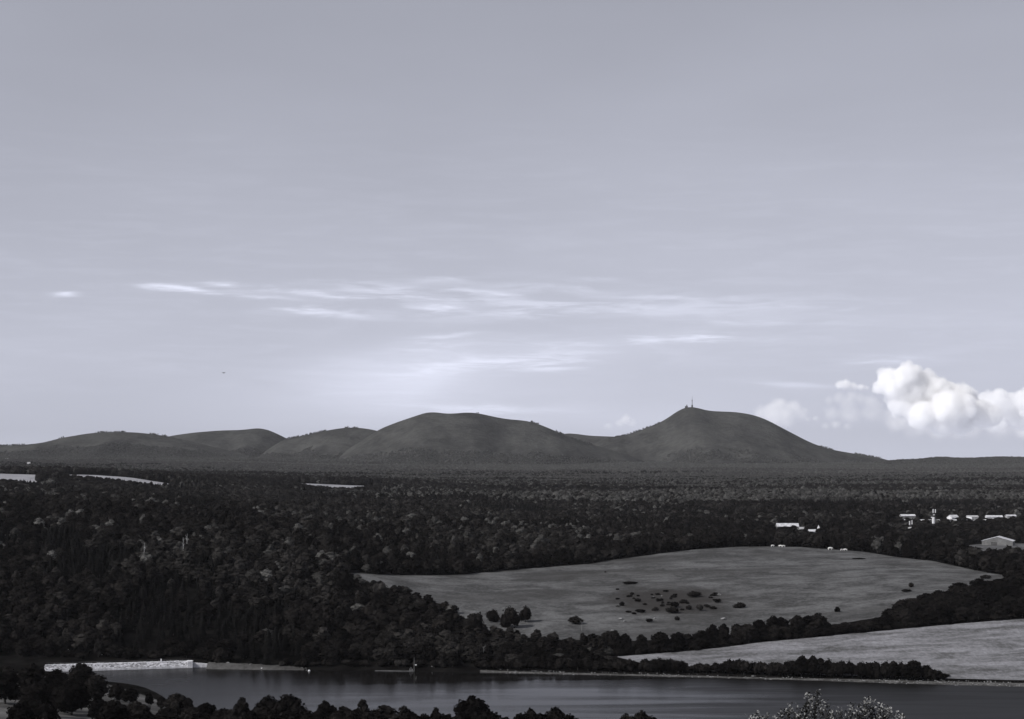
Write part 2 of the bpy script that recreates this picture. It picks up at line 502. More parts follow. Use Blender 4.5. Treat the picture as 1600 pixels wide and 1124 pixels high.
RY = np.concatenate([np.arange(-300, 0, 60), np.arange(0, 100, 10), np.arange(100, 560, 20), np.arange(560, 1700, 5),
                     np.arange(1700, 4600, 25), np.arange(4600, 14001, 200)]).astype(float)
CT = np.array([(x - 800) / FPX for x in COLS])
TT = np.linspace(CT[0], CT[-1], 261)
CZ = np.array([np.interp(RY, *zip(*(NEAR + c))) for c in COLS.values()])          # cols x rows
HZ = np.array([np.interp(TT, CT, CZ[:, j]) for j in range(len(RY))])              # rows x t
_k = np.exp(-0.5 * (np.arange(-14, 15) / 5.0) ** 2); _k /= _k.sum()
HZ = np.array([np.convolve(np.pad(r, 14, mode='edge'), _k, mode='valid') for r in HZ])
_k2 = np.array([1, 2, 3, 2, 1.]); _k2 /= _k2.sum()
_s = np.array([np.convolve(np.pad(c, 2, mode='edge'), _k2, mode='valid') for c in HZ.T]).T
HZ = np.where(((RY > 560) & (RY < 4500))[:, None], _s, HZ)
# gentle swells on the wooded plain
_yy, _tt = np.meshgrid(RY, TT, indexing='ij')
HZ = HZ + (fbm(_tt * _yy / 420.0, _yy / 520.0, 5, 3) - .5) * 14 * np.clip((_yy - 1650) / 500, 0, 1) * np.where((_tt < -.06) & (_yy > 2450) & (_yy < 4400), .25, 1)
HZ = HZ + (fbm(_tt * _yy / 60.0, _yy / 60.0, 8, 3) - .5) * 1.6 * np.clip((_yy - 1000) / 60, 0, 1)


def H(X, Y):
    X, Y = np.asarray(X, float), np.asarray(Y, float)
    t = np.clip(X / np.maximum(Y, 60.0), TT[0], TT[-1] - 1e-9)
    y = np.clip(Y, RY[0], RY[-1] - 1e-6)
    i = np.clip(np.searchsorted(RY, y, side='right') - 1, 0, len(RY) - 2)
    fy = (y - RY[i]) / (RY[i + 1] - RY[i])
    u = (t - TT[0]) / (TT[1] - TT[0])
    j = np.clip(np.floor(u).astype(int), 0, len(TT) - 2)
    fx = u - j
    return (HZ[i, j] * (1 - fx) + HZ[i, j + 1] * fx) * (1 - fy) + (HZ[i + 1, j] * (1 - fx) + HZ[i + 1, j + 1] * fx) * fy


def h1(X, Y):
    return float(H(X, Y))


# ground sheet
gy = np.concatenate([np.arange(-60, 0, 20), np.arange(0, 560, 14), np.arange(560, 1700, 7), np.arange(1700, 4600, 50), np.arange(4600, 12401, 200)]).astype(float)
gu = np.linspace(-0.46, 0.46, 181)
YY, UU = np.meshgrid(gy, gu, indexing='ij')
XX = UU * (np.maximum(YY, 0) + 160)
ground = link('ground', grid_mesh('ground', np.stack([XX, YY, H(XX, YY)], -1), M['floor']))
tag(ground, 'dark wooded ground falling to the lake and rolling to the hills', None, None, 'structure')


def strip(name, mat, near, far, label, nu=90, nv=40, lift=0.16):
    """sheet of ground between two edge curves given as (photo column, distance)"""
    xs = np.linspace(max(near[0][0], far[0][0]), min(near[-1][0], far[-1][0]), nu)
    yn, yf = np.interp(xs, *zip(*near)), np.interp(xs, *zip(*far))
    k = np.linspace(0, 1, nv)[:, None]
    Yg = yn[None] * (1 - k) + yf[None] * k
    Xg = (xs[None] - 800) / FPX * Yg
    o = link(name, grid_mesh(name, np.stack([Xg, Yg, H(Xg, Yg) + lift], -1), mat))
    return tag(o, label, None, None, 'structure')


MEADOW_N = [(520, 1325), (550, 1325), (620, 1285), (700, 1235), (740, 1155), (850, 1112), (1000, 1105), (1200, 1120), (1300, 1130), (1380, 1145), (1450, 1185), (1520, 1240), (1575, 1300)]
MEADOW_F = [(520, 1330), (550, 1350), (700, 1402), (800, 1450), (900, 1485), (1000, 1535), (1080, 1575), (1150, 1603), (1250, 1596), (1350, 1545), (1450, 1455), (1520, 1375), (1575, 1305)]
HAY_N = [(965, 1040), (1000, 1020), (1050, 1006), (1100, 992), (1200, 984), (1350, 971), (1450, 962), (1570, 953), (1900, 935)]
HAY_F = [(965, 1043), (1000, 1048), (1100, 1062), (1200, 1078), (1300, 1087), (1400, 1092), (1500, 1098), (1600, 1104), (1900, 1115)]
LFIELD_N = [(-200, 2850), (0, 2850), (60, 2860)]
LFIELD_F = [(-200, 3200), (0, 3260), (60, 3200)]
MFIELD_N = [(98, 3080), (150, 3000), (210, 2900), (275, 2870)]
MFIELD_F = [(98, 3230), (150, 3230), (210, 3150), (275, 2960)]
CFIELD_N = [(445, 3960), (490, 3620), (545, 3540), (590, 3880)]
CFIELD_F = [(445, 4000), (490, 3960), (545, 3900), (590, 3920)]
BFIELD_N = [(1500, 1690), (1530, 1590), (1570, 1540), (1700, 1500)]
BFIELD_F = [(1500, 1720), (1530, 1750), (1570, 1760), (1700, 1760)]
SHORE = [(300, 1019), (330, 1014), (500, 1008), (620, 1003), (750, 998), (900, 988), (1050, 979), (1200, 968), (1350, 955), (1450, 947), (1570, 939), (1700, 932), (1900, 921)]

strip('meadow', M['meadow'], MEADOW_N, MEADOW_F, 'broad grey grass meadow on the swelling slope above the lake', 150, 60)
strip('hay_field', M['hay'], HAY_N, HAY_F, 'pale streaked hay field sloping to the lake shore', 140, 30)
strip('stubble_field', M['stubble'], LFIELD_N, LFIELD_F, 'pale stubble field at the left edge among the woods', 40, 14)
strip('stubble_field', M['stubble'], MFIELD_N, MFIELD_F, 'long pale stubble field on the wooded rise left of centre', 50, 14)
strip('stubble_field', M['stubble'], CFIELD_N, CFIELD_F, 'small pale field on the far plain below the conical hill', 40, 12)
strip('paddock', M['bank'], BFIELD_N, BFIELD_F, 'grey rough paddock in front of the farm shed', 40, 20)
sh_n = [(x, y - 4) for x, y in SHORE if x >= 750]
sh_f = [(x, y + (8 if x > 1300 else 5)) for x, y in SHORE if x >= 750]
strip('shore', M['shore'], sh_n, sh_f, 'pale stony strip of lake shore', 220, 6, 0.12)
strip('grass_bank', M['rough'], [(-300, 640), (0, 640), (150, 660), (260, 660), (420, 660)], [(-300, 985), (0, 965), (120, 945), (165, 930), (260, 870), (420, 800)],
      'rough grass bank below the foreground trees at the left', 80, 60, .12)

wv_ = MB()
lx = np.linspace(-420, 520, 95)
ly = np.linspace(640, 1036, 40)
LX, LY = np.meshgrid(lx, ly)
water = link('lake', grid_mesh('lake', np.stack([LX, LY, LX * 0], -1), M['water']))
tag(water, 'dark rippled lake below the wooded slope', None, None, 'structure')


# ------------------------------------------------------------------ hills
def sil(pts, Y0):
    xs = np.array([px(x, Y0) for x, v in pts])
    zs = np.array([pz(v, Y0) for x, v in pts])
    return xs, zs


HILLS = [
    ('back', 11300, [(780, 740), (840, 700), (880, 677), (900, 678), (920, 681), (945, 682), (975, 683), (1000, 690), (1060, 720), (1120, 745)], 4.0,
     'low far hill in the saddle between the two main hills'),
    ('left_dome', 10300, [(170, 740), (220, 705), (250, 686), (268, 681), (300, 676.5), (340, 673), (380, 672), (398, 669.5), (408, 669), (425, 674), (445, 684), (480, 700), (520, 720), (560, 745)], 4.0,
     'long pale hill with a small peak left of the middle'),
    ('left_ridge', 9300, [(-260, 702), (-100, 700), (0, 697), (40, 695), (70, 692), (100, 684), (140, 677), (180, 675), (215, 676), (250, 680), (290, 688), (340, 700), (400, 715), (460, 745)], 4.0,
     'low rounded wooded hill at the far left'),
    ('small_dome', 9700, [(380, 735), (420, 702), (445, 686), (470, 682), (500, 675), (530, 669.5), (548, 668), (575, 670), (600, 676), (640, 690), (700, 745)], 3.6,
     'small rounded hill beside the left foot of the conical hill'),
    ('puy', 9900, [(820, 745), (880, 716), (920, 697), (945, 686), (975, 681), (1000, 673), (1030, 661.5), (1050, 649), (1062, 640), (1072, 636), (1085, 636), (1092, 638), (1102, 641.5), (1120, 643), (1150, 644), (1175, 648), (1195, 655), (1210, 663), (1230, 673.5), (1250, 684), (1270, 694), (1300, 703), (1340, 710), (1370, 715), (1395, 721), (1450, 745)], 3.2,
     'tallest dome hill crowned by a mast right of the middle'),
    ('cone', 9100, [(470, 745), (540, 705), (570, 686), (590, 672), (620, 660), (650, 650), (668, 644), (675, 643.5), (690, 646), (705, 647), (718, 645.5), (735, 644.5), (748, 646), (765, 650), (790, 655), (815, 657), (830, 659), (850, 666), (880, 679), (910, 690), (940, 699), (990, 714), (1060, 745)], 3.0,
     'broad flat-topped conical hill in the middle of the skyline'),
    ('right_ridge', 9000, [(1290, 745), (1340, 729), (1380, 722), (1400, 720), (1440, 718.5), (1455, 715.5), (1475, 715.5), (1495, 717), (1520, 717), (1545, 715.5), (1570, 715), (1600, 716), (1700, 717), (1850, 716), (2000, 720)], 3.6,
     'low wooded ridge running off to the right'),
]


def hill_z(h, X, Y):
    name, Y0, pts, wid, _ = h
    xs, zs = sil(pts, Y0)
    top = np.interp(X, xs, zs)
    top = (top + np.interp(X - 30, xs, zs) + np.interp(X + 30, xs, zs)) / 3
    base = H(X, Y) - 12
    hh = np.maximum(top - base, 0.0)
    D = 330 + wid * hh
    u = np.clip(np.abs(Y - Y0) / D, 0, 1)
    u = np.clip((np.sqrt(u * u + .012) - .1095) / (np.sqrt(1.012) - .1095), 0, 1)
    f = (1 - u) ** 1.35
    rel = fbm(X / 230.0, Y / 1100.0, len(name) * 3, 4) - .5
    rel2 = fbm(X / 90.0, Y / 90.0, len(name) * 5, 3) - .5
    z = base + hh * f + rel * 105 * np.minimum(hh / 150, 1) * (4 * u * (1 - u)) + rel2 * 6 * np.minimum(hh / 80, 1) * np.minimum(u * 6, 1)
    return z, hh


for h in HILLS:
    name, Y0, pts, wid, lab = h
    xs, zs = sil(pts, Y0)
    hx = np.arange(xs[0], xs[-1], 22.0)
    hy = Y0 + np.concatenate([np.linspace(-1, 0, 46) ** 1, np.linspace(0, 1, 22)[1:]]) * 1500
    XX, YY = np.meshgrid(hx, hy)
    ZZ, _ = hill_z(h, XX, YY)
    o = link('hill', grid_mesh('hill', np.stack([XX, YY, ZZ], -1), M['hill']))
    tag(o, lab, None, None, 'structure')

# ------------------------------------------------------------------ trees: prototypes
def ico(sub):
    bm = bmesh.new()
    bmesh.ops.create_icosphere(bm, subdivisions=sub, radius=1.0)
    v = np.array([p.co[:] for p in bm.verts])
    f = [tuple(q.index for q in p.verts) for p in bm.faces]
    bm.free()
    return v, f


ICO1, ICO2, ICO3 = ico(1), ico(2), ico(3)


def lump(mb, c, r, base, amp, seed, mi=0):
    v, f = base
    out = []
    for p in v:
        q = Vector(p)
        d = 1 + amp * (mnoise.noise(q * 2.1 + Vector((seed * 3.1, seed * 1.7, seed))) + .6 * mnoise.noise(q * 4.7 + Vector((seed, seed * 2.3, 5))))
        out.append((c[0] + p[0] * r[0] * d, c[1] + p[1] * r[1] * d, c[2] + p[2] * r[2] * d))
    mb.poly(out, f, mi)


def leaf_card(mb, p, nrm, s, R, mi=0):
    """one ragged spray of leaves: a bent four-sided piece"""
    t = nrm.orthogonal().normalized()
    t.rotate(Matrix.Rotation(R.uniform(0, 6.28), 3, nrm))
    b = nrm.cross(t)
    a, c = s * R.uniform(.6, 1.1), s * R.uniform(.5, .9)
    k = nrm * s * R.uniform(-.25, .25)
    mb.face([p - t * a, p - b * c * .8 + k, p + t * a * R.uniform(.6, 1), p + b * c + k], mi)


def broadleaf(seed, Ht=12.0, Rd=5.0, nl=15, cards=1150, base=ICO2, card=.74, low=.16):
    R = random.Random(seed)
    tr, cr = MB(), MB()
    lean = (R.uniform(-.4, .4), R.uniform(-.4, .4))
    tr.tube([(0, 0, -1.2), (0, 0, .3), (lean[0] * .5, lean[1] * .5, Ht * .3), (lean[0], lean[1], Ht * .72)], [.42, .34, .25, .08], 6)
    lumps = []
    for i in range(nl):
        k = (i + .5) / nl
        zz = Ht * (low + .08 + (.80 - low) * k)
        env = math.sin(math.pi * min(1, max(.0, .22 + .72 * k))) ** .7
        a = i * 2.4 + R.uniform(-.5, .5)
        rr = Rd * env * R.uniform(.35, .66) if i < nl - 1 else 0
        r = Rd * R.uniform(.36, .52) * (1.0 - .25 * k)
        c = Vector((math.cos(a) * rr, math.sin(a) * rr, zz))
        lumps.append((c, r))
        lump(cr, c, (r * .90, r * .90, r * .78), base, .42, seed + i)
        tr.tube([(lean[0] * .6, lean[1] * .6, Ht * .32), tuple(c * .6 + Vector((0, 0, Ht * .15))), tuple(c)], [.14, .09, .03], 4)
    lump(cr, (0, 0, Ht * .55), (Rd * .55, Rd * .55, Ht * .30), base, .2, seed + 50)
    for _ in range(cards):
        c, r = R.choice(lumps)
        d = Vector((R.gauss(0, 1), R.gauss(0, 1), R.gauss(.35, 1))).normalized()
        p = c + Vector((d.x * r, d.y * r, d.z * r * .86)) * R.uniform(.88, 1.26)
        n = (d + Vector((R.gauss(0, .55), R.gauss(0, .55), R.gauss(.35, .5)))).normalized()
        leaf_card(cr, p, n, card, R)
    return tr, cr


def conifer(seed, Ht=16.0, Rd=2.9, tiers=11, per=26):
    R = random.Random(seed)
    tr, cr = MB(), MB()
    tr.tube([(0, 0, -1.2), (0, 0, .3), (0, 0, Ht * .97)], [.30, .26, .03], 6)
    for i in range(tiers):
        k = i / (tiers - 1)
        z = Ht * (.13 + .83 * k)
        r = Rd * (1 - k) ** .85 * R.uniform(.85, 1.15) + .22
        n = max(6, int(per * (1 - .6 * k)))
        for j in range(n):
            a = 2 * math.pi * (j + R.random()) / n
            rr = r * R.uniform(.72, 1.12)
            w = r * .22 + .14
            d = Vector((math.cos(a), math.sin(a), 0)); s = Vector((-d.y, d.x, 0)) * w
            zt = z + Ht * .07 * R.uniform(.7, 1.3)
            tip = d * rr + Vector((0, 0, z - rr * .28 * R.uniform(.6, 1.5)))
            mid = d * rr * .55 + Vector((0, 0, z + .1))
            cr.poly([(0, 0, zt), tuple(mid + s), tuple(tip), tuple(mid - s)], [(0, 1, 2, 3)])
    lump(cr, (0, 0, Ht * .42), (Rd * .45, Rd * .45, Ht * .34), ICO2, .2, seed)
    return tr, cr


def bushy(seed, Ht=4.0, Rd=2.6, nl=8, cards=420):
    R = random.Random(seed)
    tr, cr = MB(), MB()
    for i in range(3):
        a = i * 2.1 + R.random()
        tr.tube([(0, 0, -.6), (math.cos(a) * .3, math.sin(a) * .3, Ht * .3), (math.cos(a) * .9, math.sin(a) * .9, Ht * .62)], [.12, .09, .03], 5)
    lumps = []
    for i in range(nl):
        a = i * 2.4 + R.uniform(-.4, .4)
        rr = Rd * (R.uniform(.3, .68) if i else 0)
        r = Rd * R.uniform(.34, .55)
        c = Vector((math.cos(a) * rr, math.sin(a) * rr, Ht * R.uniform(.28, .62) if i else Ht * .62))
        lumps.append((c, r))
        lump(cr, c, (r * .95, r * .95, r * .85), ICO2, .45, seed + i)
    for _ in range(cards):
        c, r = R.choice(lumps)
        d = Vector((R.gauss(0, 1), R.gauss(0, 1), R.gauss(.3, 1))).normalized()
        p = c + Vector((d.x * r, d.y * r, d.z * r * .86)) * R.uniform(.90, 1.35)
        leaf_card(cr, p, (d + Vector((R.gauss(0, .5), R.gauss(0, .5), R.gauss(.2, .4)))).normalized(), .36, R)
    return tr, cr


PROTO = {}                                   # kind -> list of (trunk mesh, crown mesh) with sizes
for k in range(6):
    t_, c_ = broadleaf(100 + k, 12.0, 5.0 * (0.9 + .05 * k))
    PROTO.setdefault('broadleaf', []).append((t_.mesh('trunk', M['bark']), {s: c_.mesh('crown', M['leaf_' + s], smooth=False) for s in ('dark', 'mid', 'pale')}, c_, t_))
for k in range(3):
    t_, c_ = conifer(200 + k)
    PROTO.setdefault('conifer', []).append((t_.mesh('trunk', M['bark']), {'dark': c_.mesh('crown', M['needle'])}, c_, t_))
for k in range(4):
    t_, c_ = bushy(300 + k)
    PROTO.setdefault('bush', []).append((t_.mesh('stems', M['bark']), {s: c_.mesh('foliage', M['leaf_' + s]) for s in ('dark', 'mid', 'pale')}, c_, t_))
for k in range(3):                           # slender birch with a pale trunk
    t_, c_ = broadleaf(400 + k, 13.0, 2.7, 9, 420, ICO2, .5, .42)
    PROTO.setdefault('birch', []).append((t_.mesh('trunk', M['pale_bark']), {'mid': c_.mesh('crown', M['leaf_mid']), 'dark': c_.mesh('crown', M['leaf_dark'])}, c_, t_))

SIZES = {'broadleaf': (12.0, 5.0), 'conifer': (16.0, 2.9), 'bush': (3.6, 2.9), 'birch': (13.0, 2.7)}
NAMES = {'broadleaf': ('broadleaf_tree', 'trunk', 'crown', 'tree'), 'conifer': ('conifer_tree', 'trunk', 'crown', 'tree'),
         'bush': ('bush', 'stems', 'foliage', 'bush'), 'birch': ('birch_tree', 'trunk', 'crown', 'tree')}


def tree(kind, X, Y, height, width, label, group=None, shade='dark', var=None, sink=.15, rot=None):
    """one tree or bush: an Empty at its foot with trunk and crown"""
    protos = PROTO[kind]
    v = random.randrange(len(protos)) if var is None else var
    H0, R0 = SIZES[kind]
    nm, a, b, cat = NAMES[kind]
    sw, sh = width / (2 * R0), height / H0
    e = empty(nm, (X, Y, h1(X, Y) - sink), random.uniform(0, 6.28) if rot is None else rot, (sw, sw, sh))
    tag(e, label, cat, group)
    link(a, protos[v][0], e)
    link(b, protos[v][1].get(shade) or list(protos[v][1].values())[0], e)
    return e


# far prototypes, instanced through geometry nodes for the woods that nobody could count
def far_proto(seed, mat, conif=False):
    if conif:
        t_, c_ = conifer(seed, 13.5, 3.4, 7, 12)
    else:
        t_, c_ = broadleaf(seed, 12.0, 5.4, 10, 130, ICO2, .8, .1)
    mb = MB()
    mb.poly(c_.v, c_.f, 0)
    mb.poly(t_.v[:24], [f for f in t_.f if max(f) < 24], 1)
    return mb.mesh('far_tree', mat, M['bark'])


def proto_collection(name, meshes):
    col = bpy.data.collections.new(name)
    for i, me in enumerate(meshes):
        o = bpy.data.objects.new('%s_%02d' % (name, i), me)
        col.objects.link(o)
    return col


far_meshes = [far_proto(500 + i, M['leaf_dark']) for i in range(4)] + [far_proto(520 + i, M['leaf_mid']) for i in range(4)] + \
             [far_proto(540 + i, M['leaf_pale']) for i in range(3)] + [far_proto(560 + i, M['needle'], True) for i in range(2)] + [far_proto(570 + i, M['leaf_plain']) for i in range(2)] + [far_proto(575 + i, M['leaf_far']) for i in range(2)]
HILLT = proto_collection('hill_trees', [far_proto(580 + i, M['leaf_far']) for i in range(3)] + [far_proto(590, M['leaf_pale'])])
FAR = proto_collection('far_trees', far_meshes)          # 0-3 dark, 4-7 mid, 8-10 pale, 11-12 conifer


def gn_scatter(name, col, pts, rot, scl, idx, label, kind='stuff'):
    me = bpy.data.meshes.new(name)
    me.vertices.add(len(pts))
    me.vertices.foreach_set('co', np.asarray(pts, np.float32).ravel())
    for nm, tp, arr, key in (('rot', 'FLOAT_VECTOR', rot, 'vector'), ('scl', 'FLOAT_VECTOR', scl, 'vector'), ('pick', 'INT', idx, 'value')):
        at = me.attributes.new(nm, tp, 'POINT')
        at.data.foreach_set(key, np.asarray(arr, np.int32 if tp == 'INT' else np.float32).ravel())
    me.update()
    o = link(name, me)
    ng = bpy.data.node_groups.new(name + '_nodes', 'GeometryNodeTree')
    ng.interface.new_socket('Geometry', in_out='INPUT', socket_type='NodeSocketGeometry')
    ng.interface.new_socket('Geometry', in_out='OUTPUT', socket_type='NodeSocketGeometry')
    gi, go = ng.nodes.new('NodeGroupInput'), ng.nodes.new('NodeGroupOutput')
    ip = ng.nodes.new('GeometryNodeInstanceOnPoints')
    ci = ng.nodes.new('GeometryNodeCollectionInfo')
    ci.inputs['Collection'].default_value = col
    ci.inputs['Separate Children'].default_value = True
    ci.inputs['Reset Children'].default_value = True
    ip.inputs['Pick Instance'].default_value = True
    ng.links.new(gi.outputs[0], ip.inputs['Points'])
    ng.links.new(ci.outputs[0], ip.inputs['Instance'])
    for nm, tp, sock in (('rot', 'FLOAT_VECTOR', 'Rotation'), ('scl', 'FLOAT_VECTOR', 'Scale'), ('pick', 'INT', 'Instance Index')):
        na = ng.nodes.new('GeometryNodeInputNamedAttribute')
        na.data_type = tp
        na.inputs['Name'].default_value = nm
        ng.links.new([s for s in na.outputs if s.enabled][0], ip.inputs[sock])
    ng.links.new(ip.outputs[0], go.inputs[0])
    md = o.modifiers.new('scatter', 'NODES')
    md.node_group = ng
    return tag(o, label, None, None, kind)


# ------------------------------------------------------------------ where the woods stand
def inside(x, Y, near, far, pad=0.0):
    xs0, xs1 = max(near[0][0], far[0][0]), min(near[-1][0], far[-1][0])
    yn, yf = np.interp(x, *zip(*near)), np.interp(x, *zip(*far))
    return (x > xs0) & (x < xs1) & (Y > yn - pad) & (Y < yf + pad)


def wooded(X, Y):
    x = X / Y * FPX + 800
    ok = Y > np.interp(x, *zip(*([(-400, 1040), (60, 1040), (300, 1036)] + [(a, b + 11) for a, b in SHORE[1:]])))
    for n, f, p in ((MEADOW_N, MEADOW_F, 1), (LFIELD_N, LFIELD_F, 8), (MFIELD_N, MFIELD_F, 8), (CFIELD_N, CFIELD_F, 15), (BFIELD_N, BFIELD_F, 6)):
        ok &= ~inside(x, Y, n, f, p)
    ok &= ~((x > 960) & (Y < np.interp(x, *zip(*MEADOW_F)) - 5) & (x < 1576))       # open slope at the right is planted below
    ok &= ~((x >= 1576) & (Y < 1235))
    return ok


VILLAGE = lambda x, Y: ((x > 1385) & (Y > 1900) & (Y < 2440)) | ((x > 1406) & (x < 1474) & (Y > 1640) & (Y <= 1900)) | ((x > 1195) & (x < 1300) & (Y > 1720) & (Y < 2090)) | ((x > 1505) & (x < 1650) & (Y > 1480) & (Y < 1800))

pts = []
Y = 1015.0
while Y < 9200:
    sp = 9.4 if Y < 1900 else min(9.4 + (Y - 1900) * .0004, 11.5)
    tl = .36
    n = int(2 * tl * Y / sp)
    X = (np.arange(n) + rng.random(n)) * sp - tl * Y
    yy = Y + (rng.random(n) - .5) * sp * .9
    pts.append(np.stack([X, yy, np.full(n, sp)], 1))
    Y += sp * .92
pts = np.concatenate(pts)
pts = pts[wooded(pts[:, 0], pts[:, 1])]
xp = pts[:, 0] / pts[:, 1] * FPX + 800
vil = VILLAGE(xp, pts[:, 1])
keep = (~vil) | (rng.random(len(pts)) < .40)
pts, xp, vil = pts[keep], xp[keep], vil[keep]
Yp = pts[:, 1]
zp = H(pts[:, 0], Yp)
sp = pts[:, 2]
size = sp / 8.2 * rng.uniform(.62, 1.28, len(pts))
hgt = rng.uniform(.62, 1.25, len(pts)) * np.where(Yp > 1900, 1.0, .95)
patch = fbm(pts[:, 0] / np.where(Yp > 1900, 420, 150), Yp / np.where(Yp > 1900, 330, 260), 21, 4)
patch2 = fbm(pts[:, 0] / np.where(Yp > 1900, 260, 90), Yp / np.where(Yp > 1900, 200, 160), 33, 4)
wx = pts[:, 0] + (fbm(pts[:, 0] / 160, Yp / 160, 61, 3) - .5) * 260
wy = Yp + (fbm(pts[:, 0] / 160 + 9, Yp / 160, 62, 3) - .5) * 340
cs = np.where(Yp < 1900, 95., 190.)
stand = vnoise(np.floor(wx / cs) * 7.0 + .5, np.floor(wy / (cs * 1.5)) * 5.0 + .5, 71)          # one value for each stand of trees
stand2 = vnoise(np.floor(wx / cs) * 3.0 + .5, np.floor(wy / (cs * 1.5)) * 11.0 + .5, 72)
hgt = hgt * (.62 + .72 * stand)
size = size * (.72 + .55 * stand2)
bandn = fbm(pts[:, 0] / 1100 + 3, Yp / 300, 91, 4)
plain = Yp > 1900
patch = patch * .55 + .45 * (.5 + (stand2 - .5) * .45)
con = (patch2 > .66) | ((stand > .72) & (stand2 > .6) & (Yp > 1300) & (rng.random(len(pts)) < .8))
con &= ~((Yp < 1500) & (xp > 470))
con |= (xp > 170) & (xp < 440) & (Yp > 1050) & (Yp < 1240) & (patch2 > .50) & (rng.random(len(pts)) < .55)
con |= (Yp > 2600) & (Yp < 3100) & (xp > 190) & (xp < 330) & (rng.random(len(pts)) < .6)
r_ = rng.random(len(pts))
far_r = np.clip((xp - 560) / 300, 0, 1) * np.clip((Yp - 2000) / 900, 0, 1)  # shade at near left put into leaf tone: paler crowns rightward and farther
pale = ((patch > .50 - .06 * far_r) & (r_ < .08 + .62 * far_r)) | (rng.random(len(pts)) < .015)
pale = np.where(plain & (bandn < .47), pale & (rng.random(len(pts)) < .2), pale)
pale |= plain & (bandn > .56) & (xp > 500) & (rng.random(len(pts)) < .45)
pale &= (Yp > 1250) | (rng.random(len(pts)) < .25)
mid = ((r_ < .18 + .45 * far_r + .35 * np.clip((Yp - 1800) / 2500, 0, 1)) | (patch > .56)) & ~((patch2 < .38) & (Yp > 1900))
deep = rng.random(len(pts)) < np.clip((Yp - np.interp(xp, [200, 900], [5000, 3600])) / 1800, 0, 1) - .55 * (bandn < .47) * (Yp < 6800)  # haze-paled crowns take over with distance
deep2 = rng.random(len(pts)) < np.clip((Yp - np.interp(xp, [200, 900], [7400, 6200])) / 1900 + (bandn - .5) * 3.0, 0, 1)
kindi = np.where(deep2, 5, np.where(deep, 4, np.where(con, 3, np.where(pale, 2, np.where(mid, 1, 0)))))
gap = (patch2 < .30) & (Yp > 1150) & (Yp < 4500) & (rng.random(len(pts)) < .35)
front = np.zeros(len(pts), bool)
for fn, ff in ((LFIELD_N, LFIELD_F), (MFIELD_N, MFIELD_F), (CFIELD_N, CFIELD_F)):
    yn_ = np.interp(xp, *zip(*fn))
    front |= (xp > fn[0][0] - 8) & (xp < fn[-1][0] + 8) & (Yp < yn_) & (Yp > yn_ - 420)
hgt = np.where(vil | front, hgt * .5, hgt)
size = np.where(con, size * .85, size)
size = np.where(rng.random(len(pts)) < .10, size * 1.35, size)
hgt = np.where(gap, hgt * .4, hgt)
edge = (xp > 470) & (xp < 980) & (Yp < np.interp(xp, *zip(*MEADOW_N)) + 3) & (Yp > np.interp(xp, *zip(*MEADOW_N)) - 110)
hgt = np.where(edge, np.minimum(hgt, 1.0) * .55, hgt)
size = np.where(edge, np.minimum(size, 1.1) * .8, size)

# the largest-looking trees of the near wood are trees of their own
near = (Yp < 1170) & (xp > -20) & (xp < 1000) & ~vil
order = np.argsort(Yp + np.where(near, 0, 1e6))
solo = np.zeros(len(pts), bool)
n_b = n_c = 0
for i in order:
    if not near[i]:
        break
    if kindi[i] == 3 and n_c < 80:
        n_c += 1
    elif kindi[i] != 3 and n_b < 125:
        n_b += 1
    else:
        continue
    solo[i] = True
for i in np.nonzero(solo)[0]:
    X, Y, x = float(pts[i, 0]), float(Yp[i]), xp[i]
    zone = [(140, 'left of the dam'), (225, 'behind the left half of the dam'), (320, 'behind the right half of the dam'), (400, 'behind the embankment'), (500, 'above the lone buoy'),
            (585, 'left of the sand landing'), (650, 'behind the shore pole'), (720, 'right of the shore pole'), (790, 'below the wood-edge bushes'), (870, 'above the hedge start'), (2000, 'left of the hay field tip')]
    where = [w for lim, w in zone if x < lim][0]
    dsh = Y - float(np.interp(x, *zip(*([(-400, 1030)] + SHORE))))
    rank = 'front row' if dsh < 32 else ('second row' if dsh < 60 else 'upper rows')
    if kindi[i] == 3:
        tree('conifer', X, Y, 13 * hgt[i] * random.uniform(.8, 1.15), 6.6 * size[i], 'dark pointed conifer in %s of wood %s' % (rank, where), 'conifers ' + where)
    elif random.random() < .06:
        tree('birch', X, Y, 13 * hgt[i], 6.0, 'slender pale-stemmed birch in %s of wood %s' % (rank, where), 'birches ' + where, 'mid')
    else:
        lightness = ('dark', 'mid', 'pale')[kindi[i]]
        word = {'dark': 'dark', 'mid': 'dull grey', 'pale': 'pale grey'}[lightness]
        tree('broadleaf', X, Y, 11.2 * hgt[i], 9.6 * size[i], '%s leafy tree in %s of wood %s' % (word, rank, where), 'leafy trees ' + where, lightness)


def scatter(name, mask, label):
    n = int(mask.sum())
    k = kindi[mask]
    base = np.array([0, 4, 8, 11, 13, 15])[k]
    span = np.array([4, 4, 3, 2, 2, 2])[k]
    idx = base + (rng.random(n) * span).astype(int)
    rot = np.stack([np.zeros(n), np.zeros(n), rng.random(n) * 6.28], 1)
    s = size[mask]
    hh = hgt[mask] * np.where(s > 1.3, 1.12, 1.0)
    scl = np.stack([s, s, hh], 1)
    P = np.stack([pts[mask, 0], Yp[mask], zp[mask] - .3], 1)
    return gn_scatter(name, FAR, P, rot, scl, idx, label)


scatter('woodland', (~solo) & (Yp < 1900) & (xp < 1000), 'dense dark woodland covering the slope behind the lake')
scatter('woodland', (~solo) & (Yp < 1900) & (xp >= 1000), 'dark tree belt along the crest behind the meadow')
scatter('forest', Yp >= 1900, 'vast mottled forest spreading over the plain to the hills')

